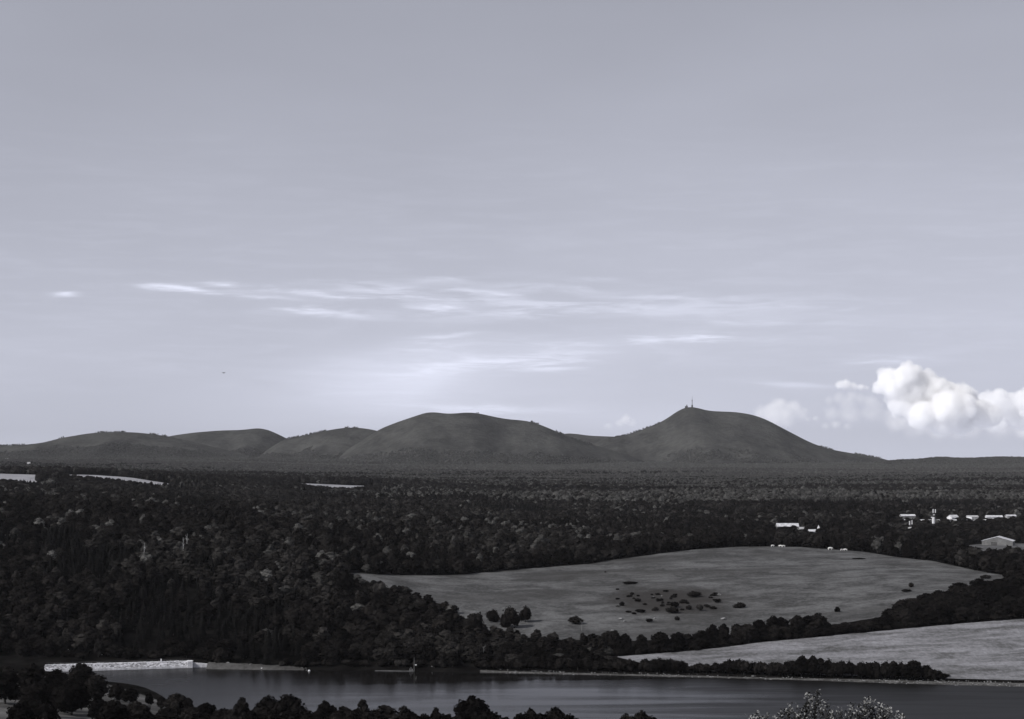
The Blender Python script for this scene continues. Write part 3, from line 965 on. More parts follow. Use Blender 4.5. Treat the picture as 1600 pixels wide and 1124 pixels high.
# trees on the hills
hp, hr, hs, hi = [], [], [], []
for h in HILLS:
    name, Y0, pl, wid, _ = h
    xs, zs = sil(pl, Y0)
    n = int((xs[-1] - xs[0]) * 17)
    X = rng.uniform(max(xs[0], -.36 * Y0), min(xs[-1], .36 * Y0), n)
    Yh = Y0 + rng.uniform(-1150, 40, n)
    Z, hh = hill_z(h, X, Yh)
    rel = (Z - H(X, Yh)) / np.maximum(hh, 1)
    dens = fbm(X / 240, Yh / 240, 77, 4)
    bare = {'puy': .16, 'cone': .20, 'left_dome': .2, 'back': .2, 'left_ridge': .45, 'small_dome': .3, 'right_ridge': .9}.get(name, .3)
    k = (Z > H(X, Yh) + 1) & (rng.random(n) < np.clip((bare - rel) * 6 + (dens - .5) * 3.5 + .35, 0, 1))
    X, Yh, Z = X[k], Yh[k], Z[k]
    n = len(X)
    hp.append(np.stack([X, Yh, Z - .6], 1))
    hr.append(np.stack([np.zeros(n), np.zeros(n), rng.random(n) * 6.28], 1))
    s = rng.uniform(.5, 1.0, n)
    hs.append(np.stack([s, s, s * rng.uniform(.45, .75, n)], 1))
    q = rng.random(n)
    hi.append(np.where(q < .10 + .5 * (dens[k] < .40), 3, (rng.random(n) * 3).astype(int)))
for h, a_, b_ in (('left_ridge', 150, 262), ('small_dome', 445, 560), ('cone', 735, 925), ('puy', 950, 1030), ('puy', 1270, 1380), ('right_ridge', 1400, 1600), ('left_ridge', 0, 110), ('cone', 700, 712)):
    hh_ = [q for q in HILLS if q[0] == h][0]
    n = int((b_ - a_) * 1.5)
    X = rng.uniform(px(a_, hh_[1]), px(b_, hh_[1]), n)
    X = X[fbm(X / 120, X * 0 + 3, 4, 3) > .44]
    n = len(X)
    Yh = hh_[1] + rng.uniform(-60, 10, n)
    Z, _ = hill_z(hh_, X, Yh)
    hp.append(np.stack([X, Yh, Z - .5], 1)); hr.append(np.stack([np.zeros(n), np.zeros(n), rng.random(n) * 6.28], 1))
    s = rng.uniform(.35, .8, n); hs.append(np.stack([s, s, s * rng.uniform(.7, 1.2, n)], 1)); hi.append(rng.integers(0, 4, n))
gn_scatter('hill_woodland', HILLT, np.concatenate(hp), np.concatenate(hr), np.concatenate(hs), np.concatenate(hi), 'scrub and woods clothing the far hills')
print('TREES', len(pts), sum(len(a) for a in hp), int(solo.sum()))

# ------------------------------------------------------------------ placed trees
# foreground trees on the near bank: photo column, top row, width in px, distance, label
FORE = [
    (8, 1040, 60, 930, 'broad dark tree at the left edge left of the dam'),
    (50, 1036, 56, 925, 'tall dark tree standing left of the dam end'),
    (88, 1047, 48, 912, 'lower dark tree before the left end of the dam'),
    (127, 1036, 42, 900, 'upright dark tree overlapping the left end of the dam'),
    (147, 1055, 42, 885, 'dark tree at the water edge under the dam'),
    (112, 1062, 56, 860, 'wide dark tree above the bare grass patch'),
    (54, 1066, 54, 765, 'bulky dark tree beside the pale grass at the left edge'),
    (82, 1069, 42, 755, 'dark tree right of the bulky tree near the left edge'),
    (30, 1100, 50, 705, 'dark tree in the bottom left corner'),
    (70, 1098, 46, 700, 'dark tree below the bare grass patch at bottom left'),
    (183, 1069, 26, 850, 'small round tree at the lake corner'),
    (203, 1075, 24, 842, 'small dark tree right of the round one at the lake corner'),
    (233, 1081, 16, 820, 'tiny round tree standing alone against the water'),
    (252, 1086, 17, 812, 'tiny bushy tree next to the lone round one'),
    (154, 1091, 36, 730, 'dark tree right of the bare grass patch'),
    (178, 1094, 50, 735, 'dark spreading tree above the second grass gap'),
    (214, 1097, 44, 770, 'low dark tree below the lake corner'),
    (276, 1084, 36, 770, 'dark domed tree by the near lake shore'),
    (294, 1090, 24, 765, 'narrow dark tree leaning on the domed one'),
    (322, 1097, 46, 705, 'low dark tree on the near shore left of the spiky one'),
    (378, 1091, 30, 705, 'spiky dark tree on the near shore'),
    (350, 1107, 44, 690, 'low dark tree under the spiky one'),
    (418, 1089, 50, 690, 'left half of the broad tree pair on the near shore'),
    (450, 1087, 52, 684, 'right half of the broad tree pair on the near shore'),
    (400, 1106, 50, 676, 'low dark tree below the broad tree pair'),
    (508, 1094, 52, 664, 'rounded dark tree right of the broad tree pair'),
    (536, 1099, 36, 660, 'small dark tree between rounded tree and thin-topped tree'),
    (567, 1087, 26, 668, 'thin-topped loose tree rising over the near row'),
    (556, 1104, 46, 655, 'dark tree below the thin-topped one'),
    (600, 1097, 52, 652, 'domed dark tree right of the thin-topped one'),
    (632, 1103, 34, 648, 'sloping dark tree at the right end of the domed one'),
    (617, 1113, 30, 620, 'small paler bush-like tree at the bottom edge'),
    (681, 1107, 25, 642, 'small pointed tree at the bottom edge'),
    (662, 1115, 34, 640, 'low dark tree left of the pointed one'),
    (738, 1089, 62, 640, 'largest round tree in the middle of the near row'),
    (702, 1111, 16, 642, 'slender twiggy tree left of the largest round tree'),
    (777, 1113, 16, 634, 'slender twiggy tree right of the largest round tree'),
    (829, 1105, 34, 630, 'dark tree with a knob top right of the round one'),
    (868, 1106, 44, 630, 'flat spreading tree right of the knob-topped one'),
    (1003, 1110, 36, 622, 'dark tree top standing alone at the bottom edge'),
    (978, 1116, 30, 622, 'low dark tree beside the lone tree top'),
]
for i, (x, v, w, Y, lab) in enumerate(FORE):
    cand = np.arange(max(600, Y - 260), Y + 1, 5.0)
    ratio = (EYE - (v - HOR) / FPX * cand - H((x - 800) / FPX * cand, cand)) / (w * cand / FPX)
    Y = float(cand[np.argmin(np.abs(ratio - 1.02) + np.abs(cand - Y) * .0006)])
    X = px(x, Y)
    top = pz(v, Y)
    hgt_ = max(top - h1(X, Y), 3.0)
    shade = 'mid' if 'paler' in lab else 'dark'
    kind = 'birch' if ('slender' in lab or 'thin-topped' in lab) else 'broadleaf'
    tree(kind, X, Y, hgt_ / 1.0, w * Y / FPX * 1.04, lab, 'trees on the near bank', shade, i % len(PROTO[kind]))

R = random.Random(5)
LOW = [(225, 1108), (262, 1106), (300, 1104), (310, 1112), (340, 1112), (365, 1108), (392, 1112), (425, 1112), (455, 1112), (478, 1110),
       (495, 1112), (525, 1112), (548, 1112), (575, 1110), (592, 1114), (640, 1112), (650, 1117), (690, 1117), (720, 1112), (758, 1112), (790, 1119), (812, 1116), (845, 1114), (890, 1116), (985, 1120), (1018, 1119)]
for i, (x, v) in enumerate(LOW):
    Y = 880.0 if v < 1070 else (700.0 if x < 320 else 640.0)
    cand = np.arange(590, Y + 1, 5.0)
    hh_ = EYE - (v - HOR) / FPX * cand - H((x - 800) / FPX * cand, cand)
    Y = float(cand[np.argmin(np.abs(hh_ - 8.0))])
    side = 'at the left edge' if x < 130 else ('below the lake corner' if x < 320 else ('below the broad tree pair' if x < 500 else ('below the domed tree' if x < 660 else 'near the largest round tree' if x < 800 else 'at the right end')))
    X = px(x, Y)
    tree('broadleaf', X, Y, max(pz(v, Y) - h1(X, Y), 3.0), R.uniform(9, 13), 'low dark filler tree of the near row ' + side, 'low trees of the near row', 'dark')
# belt of trees between the meadow and the hay field
x = 945.0
while x < 1680:
    far = float(np.interp(x, *zip(*HAY_F)))
    rows = 2 if x < 1385 else 13
    for r in range(rows):
        Y = far + 7 + r * (11 if x < 1385 else 19) + R.uniform(-2, 2)
        if x < 1385:
            hh = R.uniform(6.5, 11.5) if r == 0 else R.uniform(8, 13.5)
            if 1290 < x < 1375:
                hh *= .55
            if 985 < x < 1030:
                hh *= .75
        else:
            hh = R.uniform(9.5, 13.5) if x > 1410 else R.uniform(8, 10)
            xg = min(x, 1640)
            hh = min(hh, pz(np.interp(xg, [1385, 1400, 1425, 1450, 1475, 1490, 1510, 1540, 1560, 1640], [952, 936, 926, 924, 925, 915, 907, 903, 905, 904]) + R.uniform(-1, 7), Y) - h1(px(x, Y), Y))
            if hh < 3.5:
                continue
            if Y > np.interp(x, *zip(*MEADOW_N)) - 4 and x < 1575:
                continue
        w = R.uniform(8.5, 12.5) if x < 1385 else R.uniform(12, 17)
        xx = x + R.uniform(-6, 6) + (0 if x < 1385 else (r % 2) * 15)
        if x < 1385:
            lab = 'dark tree in the %s of the tree belt %s' % ('front row' if r == 0 else 'back row', 'at its left end' if x < 1060 else ('below the rough mound' if x < 1165 else ('left of the lone pointed bush' if x < 1290 else 'beside the grove')))
            gp = 'belt between meadow and hay field'
        else:
            lab = 'dark tree in the %s of the hay field grove %s' % (('front row', 'second row', 'third row', 'back rows')[min(r, 3)], 'at its left end' if x < 1450 else ('in its middle' if x < 1540 else 'at the right edge'))
            gp = 'grove above the hay field'
        tree('broadleaf', px(xx, Y), Y, hh, w, lab, gp, 'dark')
    x += R.uniform(15, 21) if x < 1385 else R.uniform(26, 33)
# shrubs filling the foot of that belt
for k in range(60):
    x = R.uniform(960, 1600)
    Y = float(np.interp(x, *zip(*HAY_F))) + R.uniform(1.5, 5)
    tree('bush', px(x, Y), Y, R.uniform(3, 5), R.uniform(6, 9), 'dark shrub at the foot of the tree belt %s' % ('at its left end' if x < 1060 else ('below the rough mound' if x < 1200 else ('left of the grove' if x < 1385 else ('under the grove' if x < 1500 else 'under the grove at the right edge')))), 'shrubs at the foot of the tree belt')
# shoreline hedge below the hay field: lumpy skyline as in the photo
HEDGE_TOP = [(760, 1028), (820, 1030), (880, 1028), (930, 1030), (985, 1030), (1000, 1029), (1035, 1026), (1060, 1030), (1085, 1038), (1120, 1034), (1150, 1028), (1172, 1033), (1200, 1034), (1240, 1032),
             (1252, 1024), (1280, 1026), (1300, 1032), (1340, 1034), (1385, 1034), (1425, 1031), (1445, 1037), (1462, 1046), (1480, 1054)]
x = 760.0
while x < 1478:
    sy = float(np.interp(x, *zip(*SHORE)))
    for r in range(2):
        Y = sy + 12 + r * 7 + R.uniform(-1.5, 1.5)
        xx = x + R.uniform(-4, 4)
        X = px(xx, Y)
        top = pz(np.interp(xx, *zip(*HEDGE_TOP)) + R.uniform(-1, 3) + (3 if r == 0 else 0), Y)
        hh = max(top - h1(X, Y), 1.8)
        nm = 'broadleaf' if hh > 8.5 else 'bush'
        tree(nm, X, Y, hh, R.uniform(6.5, 9.5), 'dark %s in the %s of the lake shore hedge %s' % ('tree' if nm == 'broadleaf' else 'bush', 'front row' if r == 0 else 'back row', 'under the wood' if xx < 960 else ('at the hay field tip' if xx < 1065 else ('left of the near shrub' if xx < 1180 else ('behind the near shrub' if xx < 1310 else ('right of the near shrub' if xx < 1410 else 'at its tapering right end'))))), 'shoreline hedge', 'dark')
    x += R.uniform(10, 15)
for k in range(34):
    x = R.uniform(40, 335)
    Y = R.uniform(1036, 1052)
    zn = 'left end' if x < 140 else ('middle' if x < 240 else 'right end')
    tree('bush', px(x, Y), Y, R.uniform(3.0, 5.5), R.uniform(7, 10), 'dark shrub under the wood behind the %s of the dam' % zn, 'shrubs behind the dam', 'dark')
# undergrowth along the wooded shore further left
for k in range(46):
    x = R.uniform(430, 800)
    Y = float(np.interp(x, *zip(*SHORE))) + R.uniform(9, 14)
    tree('bush', px(x, Y), Y, R.uniform(2.5, 4.5), R.uniform(5, 8), 'dark shrub at the water edge %s' % ('right of the embankment' if x < 500 else ('left of the sand landing' if x < 585 else ('by the sand landing' if x < 660 else 'right of the shore pole'))), 'shrubs under the wood', R.choice(['dark', 'dark', 'mid']))


def ground_at(x, v, lo=1000, hi=1640):
    """distance at which photo pixel (x, v) meets the slope"""
    Ys = np.arange(lo, hi, 2.0)
    zz = H((x - 800) / FPX * Ys, Ys)
    vv = HOR + (EYE - zz) / Ys * FPX
    return float(Ys[np.argmin(np.abs(vv - v))])


# bushes on the rough mound and elsewhere in the meadow: column, foot row, width, height (px)
BUSH = [(972, 947, 9, 6, 'leftmost bush on the rough mound of the meadow'), (997, 940, 11, 5, 'flat bush at the upper left of the rough mound'),
        (1000, 957, 16, 5, 'low wide bush at the lower left of the rough mound'), (982, 957, 9, 3, 'tiny flat bush left of the low wide one on the mound'),
        (1024, 955, 10, 6, 'small bush at the foot of the rough mound'), (1028, 940, 7, 5, 'tiny bush in the middle left of the mound'),
        (1054, 950, 14, 9, 'rounded upper bush of the central clump on the mound'), (1050, 958, 20, 9, 'larger lower bush of the central clump on the mound'),
        (1068, 943, 13, 6, 'bush right of the central clump on the mound'), (1076, 953, 11, 7, 'bush lower right of the central clump'),
        (1093, 955, 11, 10, 'upright bush right of the central clump'), (1083, 933, 22, 8, 'dark peaked bush at the top of the mound'),
        (1053, 934, 11, 4, 'flat bush left of the peaked one'), (1115, 931, 12, 3, 'flat bush right of the peaked one'),
        (1119, 942, 14, 6, 'spreading bush at the right of the mound'), (1114, 952, 11, 4, 'low bush below the spreading one at the right'),
        (1156, 950, 18, 8, 'dark bush at the right tail of the mound'), (1040, 925, 10, 3, 'low thorn at the upper edge of the mound'),
        (1015, 973, 11, 6, 'small bush below the mound beside the pale rock'), (1058, 970, 8, 6, 'small bush below the mound near the belt'),
        (1308, 957, 10, 8, 'lone pointed bush low on the right meadow'), (1424, 918, 9, 7, 'upper dark bush near the right end of the meadow'),
        (1417, 925, 16, 4, 'low dark bush just under the upper one at right'), (821, 973, 18, 22, 'lone bush left on the lower meadow'),
        (796, 982, 32, 30, 'big dark bush at the wood edge on the lower meadow'), (770, 972, 20, 18, 'dark bush left of the big one at the wood edge'),
        (741, 990, 26, 30, 'pointed dark bush nearest the wood on the lower meadow'), (900, 975, 22, 11, 'wind-bent bush on the lower meadow above the belt'),
        (946, 895, 4, 2, 'speck of a bush high on the left meadow'), (985, 912, 26, 3, 'long low bramble bed with pale stones high on the meadow'),
        (1342, 874, 20, 2, 'thin dark bramble streak near the meadow crest'), (1540, 905, 16, 6, 'round bush at the right tip of the meadow'),
        (538, 902, 18, 6, 'dark bush at the left tip of the meadow'), (540, 925, 30, 30, 'tall loose shrub at the left end of the meadow'),
        (592, 935, 26, 22, 'dark shrub on the lower left meadow edge')]
for k in range(26):
    x, v = R.gauss(1055, 48), R.gauss(941, 8)
    x = min(max(x, 965), 1160); v = min(max(v, 922), 960)
    Y = ground_at(x, v)
    tree('bush', px(x, Y), Y, R.uniform(1.0, 2.2), R.uniform(2.2, 5.0), 'small dark scrub tuft between the larger bushes of the rough mound', 'scrub tufts on the rough mound', 'dark')
for i, (x, v, w, hpx, lab) in enumerate(BUSH):
    Y = ground_at(x, v)
    tree('bush', px(x, Y), Y, hpx * Y / FPX * 1.1, w * Y / FPX * 1.15, lab, 'bushes scattered over the meadow', 'mid' if i % 3 == 1 else 'dark', i % 4)

# pale bare trunks standing out of the wood
SNAG = [(225, 858, 848, 'pale bare trunk in the wood left of the taller one'), (286, 853, 840, 'tall pale bare trunk in the left wood'),
        (602, 888, 871, 'pale bare trunk at the wood edge left of the meadow'), (292, 838, 834, 'short pale trunk just above the tall one in the wood'),
        (909, 985, 972, 'forked pale dead tree above the belt on the lower meadow'), (755, 1032, 1010, 'thin pale trunk at the shore wood right of the pole')]
for x, vb, vt, lab in SNAG:
    if vb > 900:
        Y = ground_at(x, vb + 2)
        z0 = h1(px(x, Y), Y)
        top = pz(vt, Y)
    else:
        Ys = np.arange(1150, 2200, 4.0)
        zz = H((x - 800) / FPX * Ys, Ys) + 13
        Y = float(Ys[np.argmin(np.abs(HOR + (EYE - zz) / Ys * FPX - vb))])
        z0 = h1(px(x, Y), Y)
        top = pz(vt, Y)
    if x == 602:
        Y = 1452.0; z0 = h1(px(x, Y), Y); top = z0 + 8.0
    mb = MB()
    ht = top - z0
    mb.tube([(0, 0, -.5), (.1, 0, ht * .5), (.25, 0, ht)], [.26, .22, .08], 7)
    o = link('dead_tree', None, None, (px(x, Y), Y, z0))
    tag(o, lab, 'dead tree', 'pale dead trunks')
    sb = M['wallgrey'] if x in (909, 755) else M['pale_bark']
    link('trunk', mb.mesh('trunk', sb), o)
    br = MB()
    for k in range(4):
        a = R.uniform(0, 6.28)
        zb = ht * R.uniform(.62, .9)
        br.tube([(.15, 0, zb), (.15 + math.cos(a) * 1.1, math.sin(a) * 1.1, zb + 1.2), (.15 + math.cos(a) * 1.5, math.sin(a) * 1.5, zb + 2.6)], [.12, .08, .03], 5)
    link('branches', br.mesh('branches', sb), o)

# ------------------------------------------------------------------ dam, bank, shore
A = Vector((px(70, 1001), 1001, 0)); B = Vector((px(300, 1021), 1021, 0))
du = (B - A).normalized(); dn = Vector((-du.y, du.x, 0))          # dn points away from the camera, into the bank
L = (B - A).length
dam = empty('dam', tuple(A))
tag(dam, 'long pale stone dam wall sloping into the lake at the left', 'dam')


def dp(s, back, z):
    return du * s + dn * back + Vector((0, 0, z))


core = MB()
sec = [(-3.0, -3.2), (0.0, 0.0), (.25, .95), (.8, .95), (4.4, 3.2), (8.2, 3.25), (9.2, -1.5)]
for i in range(40):
    s0, s1 = L * i / 40, L * (i + 1) / 40
    for j in range(len(sec) - 1):
        core.face([dp(s0, *sec[j]), dp(s1, *sec[j]), dp(s1, *sec[j + 1]), dp(s0, *sec[j + 1])])
core.face([dp(0, *p) for p in sec]); core.face([dp(L, *p) for p in reversed(sec)])
link('core_wall', core.mesh('core_wall', M['stone']), dam)
ap = MB()
s = 0.0
while s < L - .5:
    w = min(R.uniform(4.0, 6.0), L - s)
    c = dp(s + w / 2, -.12, .42)
    ap.box(c, (w - .12, .55, 1.35), math.atan2(du.y, du.x), jit=.03)
    s += w
o = link('apron', ap.mesh('apron', M['concrete']), dam); o['kind'] = 'stuff'
st = MB()
slope = math.atan2(3.05, 3.6)
for r in range(6):
    k = (r + .5) / 6
    s = R.uniform(-.8, 0)
    while s < L - .4:
        w = R.uniform(.7, 1.6)
        if R.random() < .93:
            st.box(dp(s + w / 2, .75 + 3.6 * k, 1.0 + 2.25 * k + R.uniform(-.05, .16)), (w - .1, .70, .52), math.atan2(du.y, du.x) + R.uniform(-.06, .06), mi=R.choice([0, 1, 1, 0]), jit=.06)
        s += w
o = link('facing_stones', st.mesh('facing_stones', M['stone'], M['concrete']), dam); o['kind'] = 'stuff'
cp = MB()
s = 0.0
while s < L - .4:
    w = R.uniform(1.4, 2.6)
    cp.box(dp(s + w / 2, 4.9, 3.42 + R.uniform(-.06, .1)), (w - .15, 1.1, .6), math.atan2(du.y, du.x), jit=.05)
    s += w
o = link('coping_stones', cp.mesh('coping_stones', M['concrete']), dam); o['kind'] = 'stuff'
pr = MB(); pr.box(dp(L - 1.2, 1.6, 1.2), (3.0, 5.0, 5.6), math.atan2(du.y, du.x))
link('end_pier', pr.mesh('end_pier', M['concrete']), dam)
rl = MB()
for k in range(24):
    rl.box(dp(L * (k + .5) / 24, 7.6, 3.8), (.12, .12, 1.1), 0)
rl.tube([dp(.5, 7.6, 4.3), dp(L - .5, 7.6, 4.3)], [.06, .06], 5)
link('railing', rl.mesh('railing', M['metal']), dam)
mk = MB(); mk.box((0, 0, .7), (.7, .5, 1.4)); mk.tube([(0, 0, 1.35), (0, 0, 1.7), (0, 0, 1.95)], [.3, .28, .05], 8)
o = link('marker_post', mk.mesh('marker_post', M['white']), None, tuple(A + dp(L * .79, 6.2, 3.23)), 0)
tag(o, 'small white marker post on top of the dam', 'post')

# wing wall right of the dam, then a low stony bank
ww = MB()
A2 = Vector((px(299, 1022.5), 1022.5, 0)); B2 = Vector((px(330, 1024), 1024, 0))
for k in range(9):
    p = A2.lerp(B2, (k + .5) / 9)
    ww.box((p.x, p.y, 1.2 - .06 * k), (1.2, 1.4, 3.3 - .1 * k), .1, jit=.05)
o = link('wing_wall', ww.mesh('wing_wall', M['concrete'])); o['kind'] = 'stuff'
tag(o, 'short pale stone wing wall continuing right of the dam', 'wall', None, 'stuff')
k = np.linspace(0, 1, 60)
bx_ = 322 + (475 - 322) * k
by_ = np.interp(bx_, *zip(*SHORE)) + 1
prof = [(-3, -1.5), (0, .1), (2.2, 1.1), (5, 2.4), (8.5, 3.0), (12, 2.6)]
Pb = np.zeros((len(prof), 60, 3))
for r, (b_, z_) in enumerate(prof):
    taper = (1 - k) ** .7 + .05
    Pb[r, :, 0] = (bx_ - 800) / FPX * by_
    Pb[r, :, 1] = by_ + b_
    Pb[r, :, 2] = np.where(z_ > 0, z_ * taper * .85, z_) + .25 + (fbm(bx_ / 3.0, np.full(60, b_ + 3.), 3, 3) - .5) * .7
o = link('embankment', grid_mesh('embankment', Pb, M['rough']))
tag(o, 'low pale grassy embankment sloping right from the dam', None, None, 'structure')


def boulder_mesh(seed, mat):
    mb = MB()
    lump(mb, (0, 0, .25), (1, .8, .62), ICO2, .35, seed)
    return mb.mesh('boulder', mat)


BOUL = [boulder_mesh(900 + i, M['rock']) for i in range(5)]
ROCKS = [(340, 1041, 5, 'pale boulder at the left foot of the embankment'), (356, 1041, 6, 'flat pale boulder on the embankment shore'), (392, 1043, 5, 'pale boulder at the middle of the embankment'),
         (970, 968, 11, 'big pale rock on the lower meadow below the mound'), (976, 972, 7, 'smaller rock against the big pale one'), (1023, 967, 7, 'pale rock right of the small bush below the mound'),
         (957, 986, 8, 'pale rock half hidden by the tree belt'), (1021, 933, 4, 'pale stone at the top of the rough mound'), (1034, 932, 4, 'second pale stone at the top of the mound'),
         (993, 912, 4, 'pale stone in the bramble bed high on the meadow'), (997, 956, 5, 'pale stone among the low bushes of the mound'), (826, 958, 5, 'pale stone beside the lone bush on the lower meadow'),
         (1130, 968, 12, 'flat pale rock outcrop at the belt below the mound'), (1124, 930, 9, 'pale scree patch at the right of the mound')]
for i, (x, v, w, lab) in enumerate(ROCKS):
    Y = ground_at(x, v, 1008)
    r = w * Y / FPX / 2 * (1 if v > 1000 else .72)
    o = link('boulder', BOUL[i % 5], None, (px(x, Y), Y, h1(px(x, Y), Y) + .1 * r + (1.6 if v in (1041, 1043) else 0)), R.uniform(0, 6), (r, r * 1.2, r * .8))
    tag(o, lab, 'rock', 'pale rocks')
PEB = proto_collection('shore_stones', BOUL)
n = 900
sx = np.concatenate([rng.uniform(760, 1680, 640), rng.uniform(1380, 1680, 180), rng.uniform(330, 480, 80)])
sy_ = np.interp(sx, *zip(*SHORE)) + np.where(sx > 1380, rng.uniform(-1, 12, n), rng.uniform(-.5, 8, n))
sX = (sx - 800) / FPX * sy_
sz = H(sX, sy_) + .1
s = rng.uniform(.15, .62, n) ** 1.7
gn_scatter('shore_stones', PEB, np.stack([sX, sy_, sz], 1), np.stack([np.zeros(n), np.zeros(n), rng.random(n) * 6.28], 1),
           np.stack([s * rng.uniform(1, 2.4, n), s, s * .9], 1), rng.integers(0, 5, n), 'scattered pale stones along the lake shore')
# small sandy landing at the foot of the wood
strip('sand_landing', M['bank'], [(586, 1004), (646, 1001.8)], [(586, 1005.2), (646, 1003.6)], 'thin pale sand landing at the foot of the wood', 24, 5, .35)
# pole with a lamp box beside the landing
Y = 1003.5; X = px(647, Y)
o = empty('lake_pole', (X, Y, h1(X, Y) - .2))
tag(o, 'tall pale pole with small box on the shore beside the sand landing', 'pole')
mb = MB(); mb.tube([(0, 0, 0), (0, 0, 4), (0.05, 0, 8.6)], [.16, .13, .08], 8); link('shaft', mb.mesh('shaft', M['wallgrey']), o)
mb = MB(); mb.box((1.1, -.1, 3.9), (.7, .5, .6)); mb.tube([(0, 0, 3.9), (.8, -.1, 3.9)], [.06, .06], 5); link('box', mb.mesh('box', M['white']), o)
for dx_, hh in ((-1.6, 2.6), (-2.3, 1.8), (-.7, 1.6)):
    mb = MB(); mb.tube([(dx_, 0, 0), (dx_ - .25, 0, hh)], [.14, .10], 6); link('stake', mb.mesh('stake', M['wallpale']), o)
# buoys
bu = MB()
bu.tube([(0, 0, -.35), (0, 0, -.1), (0, 0, .35), (0, 0, .7), (0, 0, .85)], [.35, .62, .66, .40, .10], 12)
bt = MB(); bt.tube([(0, 0, .8), (0, 0, 1.25)], [.07, .07], 6)
bu_m, bt_m = bu.mesh('float', M['white'], smooth=True), bt.mesh('top_post', M['metal'])
for x, v, lab in ((376, 1045, 'white buoy left of the middle one by the embankment'), (409, 1046, 'white buoy in the middle by the embankment'), (483, 1049, 'lone white buoy right of the embankment')):
    Y = EYE * FPX / (v - HOR)
    o = empty('buoy', (px(x, Y), Y, 0), 0, (1.05, 1.05, 1.05))
    tag(o, lab, 'buoy', 'white buoys on the lake')
    link('float', bu_m, o); link('top_post', bt_m, o)

# ------------------------------------------------------------------ houses and masts
def house(name, x, Y, w, d, eave, ridge, rz, wall, roof, lab, cat='house', group='buildings on the plain', z=None, nwin=3, door=True):
    X = px(x, Y)
    z0 = (h1(X, Y) if z is None else z) - .2
    e = empty(name, (X, Y, z0), rz)
    tag(e, lab, cat, group)
    wl = MB()
    hw, hd = w / 2, d / 2
    v = [(-hw, -hd, -.8), (hw, -hd, -.8), (hw, hd, -.8), (-hw, hd, -.8), (-hw, -hd, eave), (hw, -hd, eave), (hw, hd, eave), (-hw, hd, eave), (-hw, 0, ridge - .12), (hw, 0, ridge - .12)]
    wl.poly(v, [(0, 1, 5, 4), (2, 3, 7, 6), (1, 2, 6, 9, 5), (3, 0, 4, 8, 7), (3, 2, 1, 0)])
    link('wall', wl.mesh('wall', wall), e)
    rf = MB()
    ov = .5
    k = (ridge - eave) / hd
    for sgn in (-1, 1):
        a = [(-hw - ov, sgn * (hd + ov), eave - ov * k), (hw + ov, sgn * (hd + ov), eave - ov * k), (hw + ov, 0, ridge), (-hw - ov, 0, ridge)]
        b = [(p[0], p[1], p[2] + .25) for p in a]
        rf.poly(a + b, [(0, 1, 2, 3), (4, 5, 6, 7), (0, 1, 5, 4), (1, 2, 6, 5), (2, 3, 7, 6), (3, 0, 4, 7)])
    link('roof', rf.mesh('roof', roof), e)
    wm = MB(); wm.box((0, 0, 0), (1.1, .12, 1.3))
    wmesh = wm.mesh('window', M['glass'])
    for i in range(nwin):
        link('window', wmesh, e, (-hw + w * (i + .7) / (nwin + .4), -hd - .03, eave * .55))
    if door:
        dm = MB(); dm.box((0, 0, 0), (1.1, .12, 2.1)); link('door', dm.mesh('door', M['roofdark']), e, (hw * .82, -hd - .03, 1.1))
    return e


def vz(v, Y):
    return pz(v, Y)


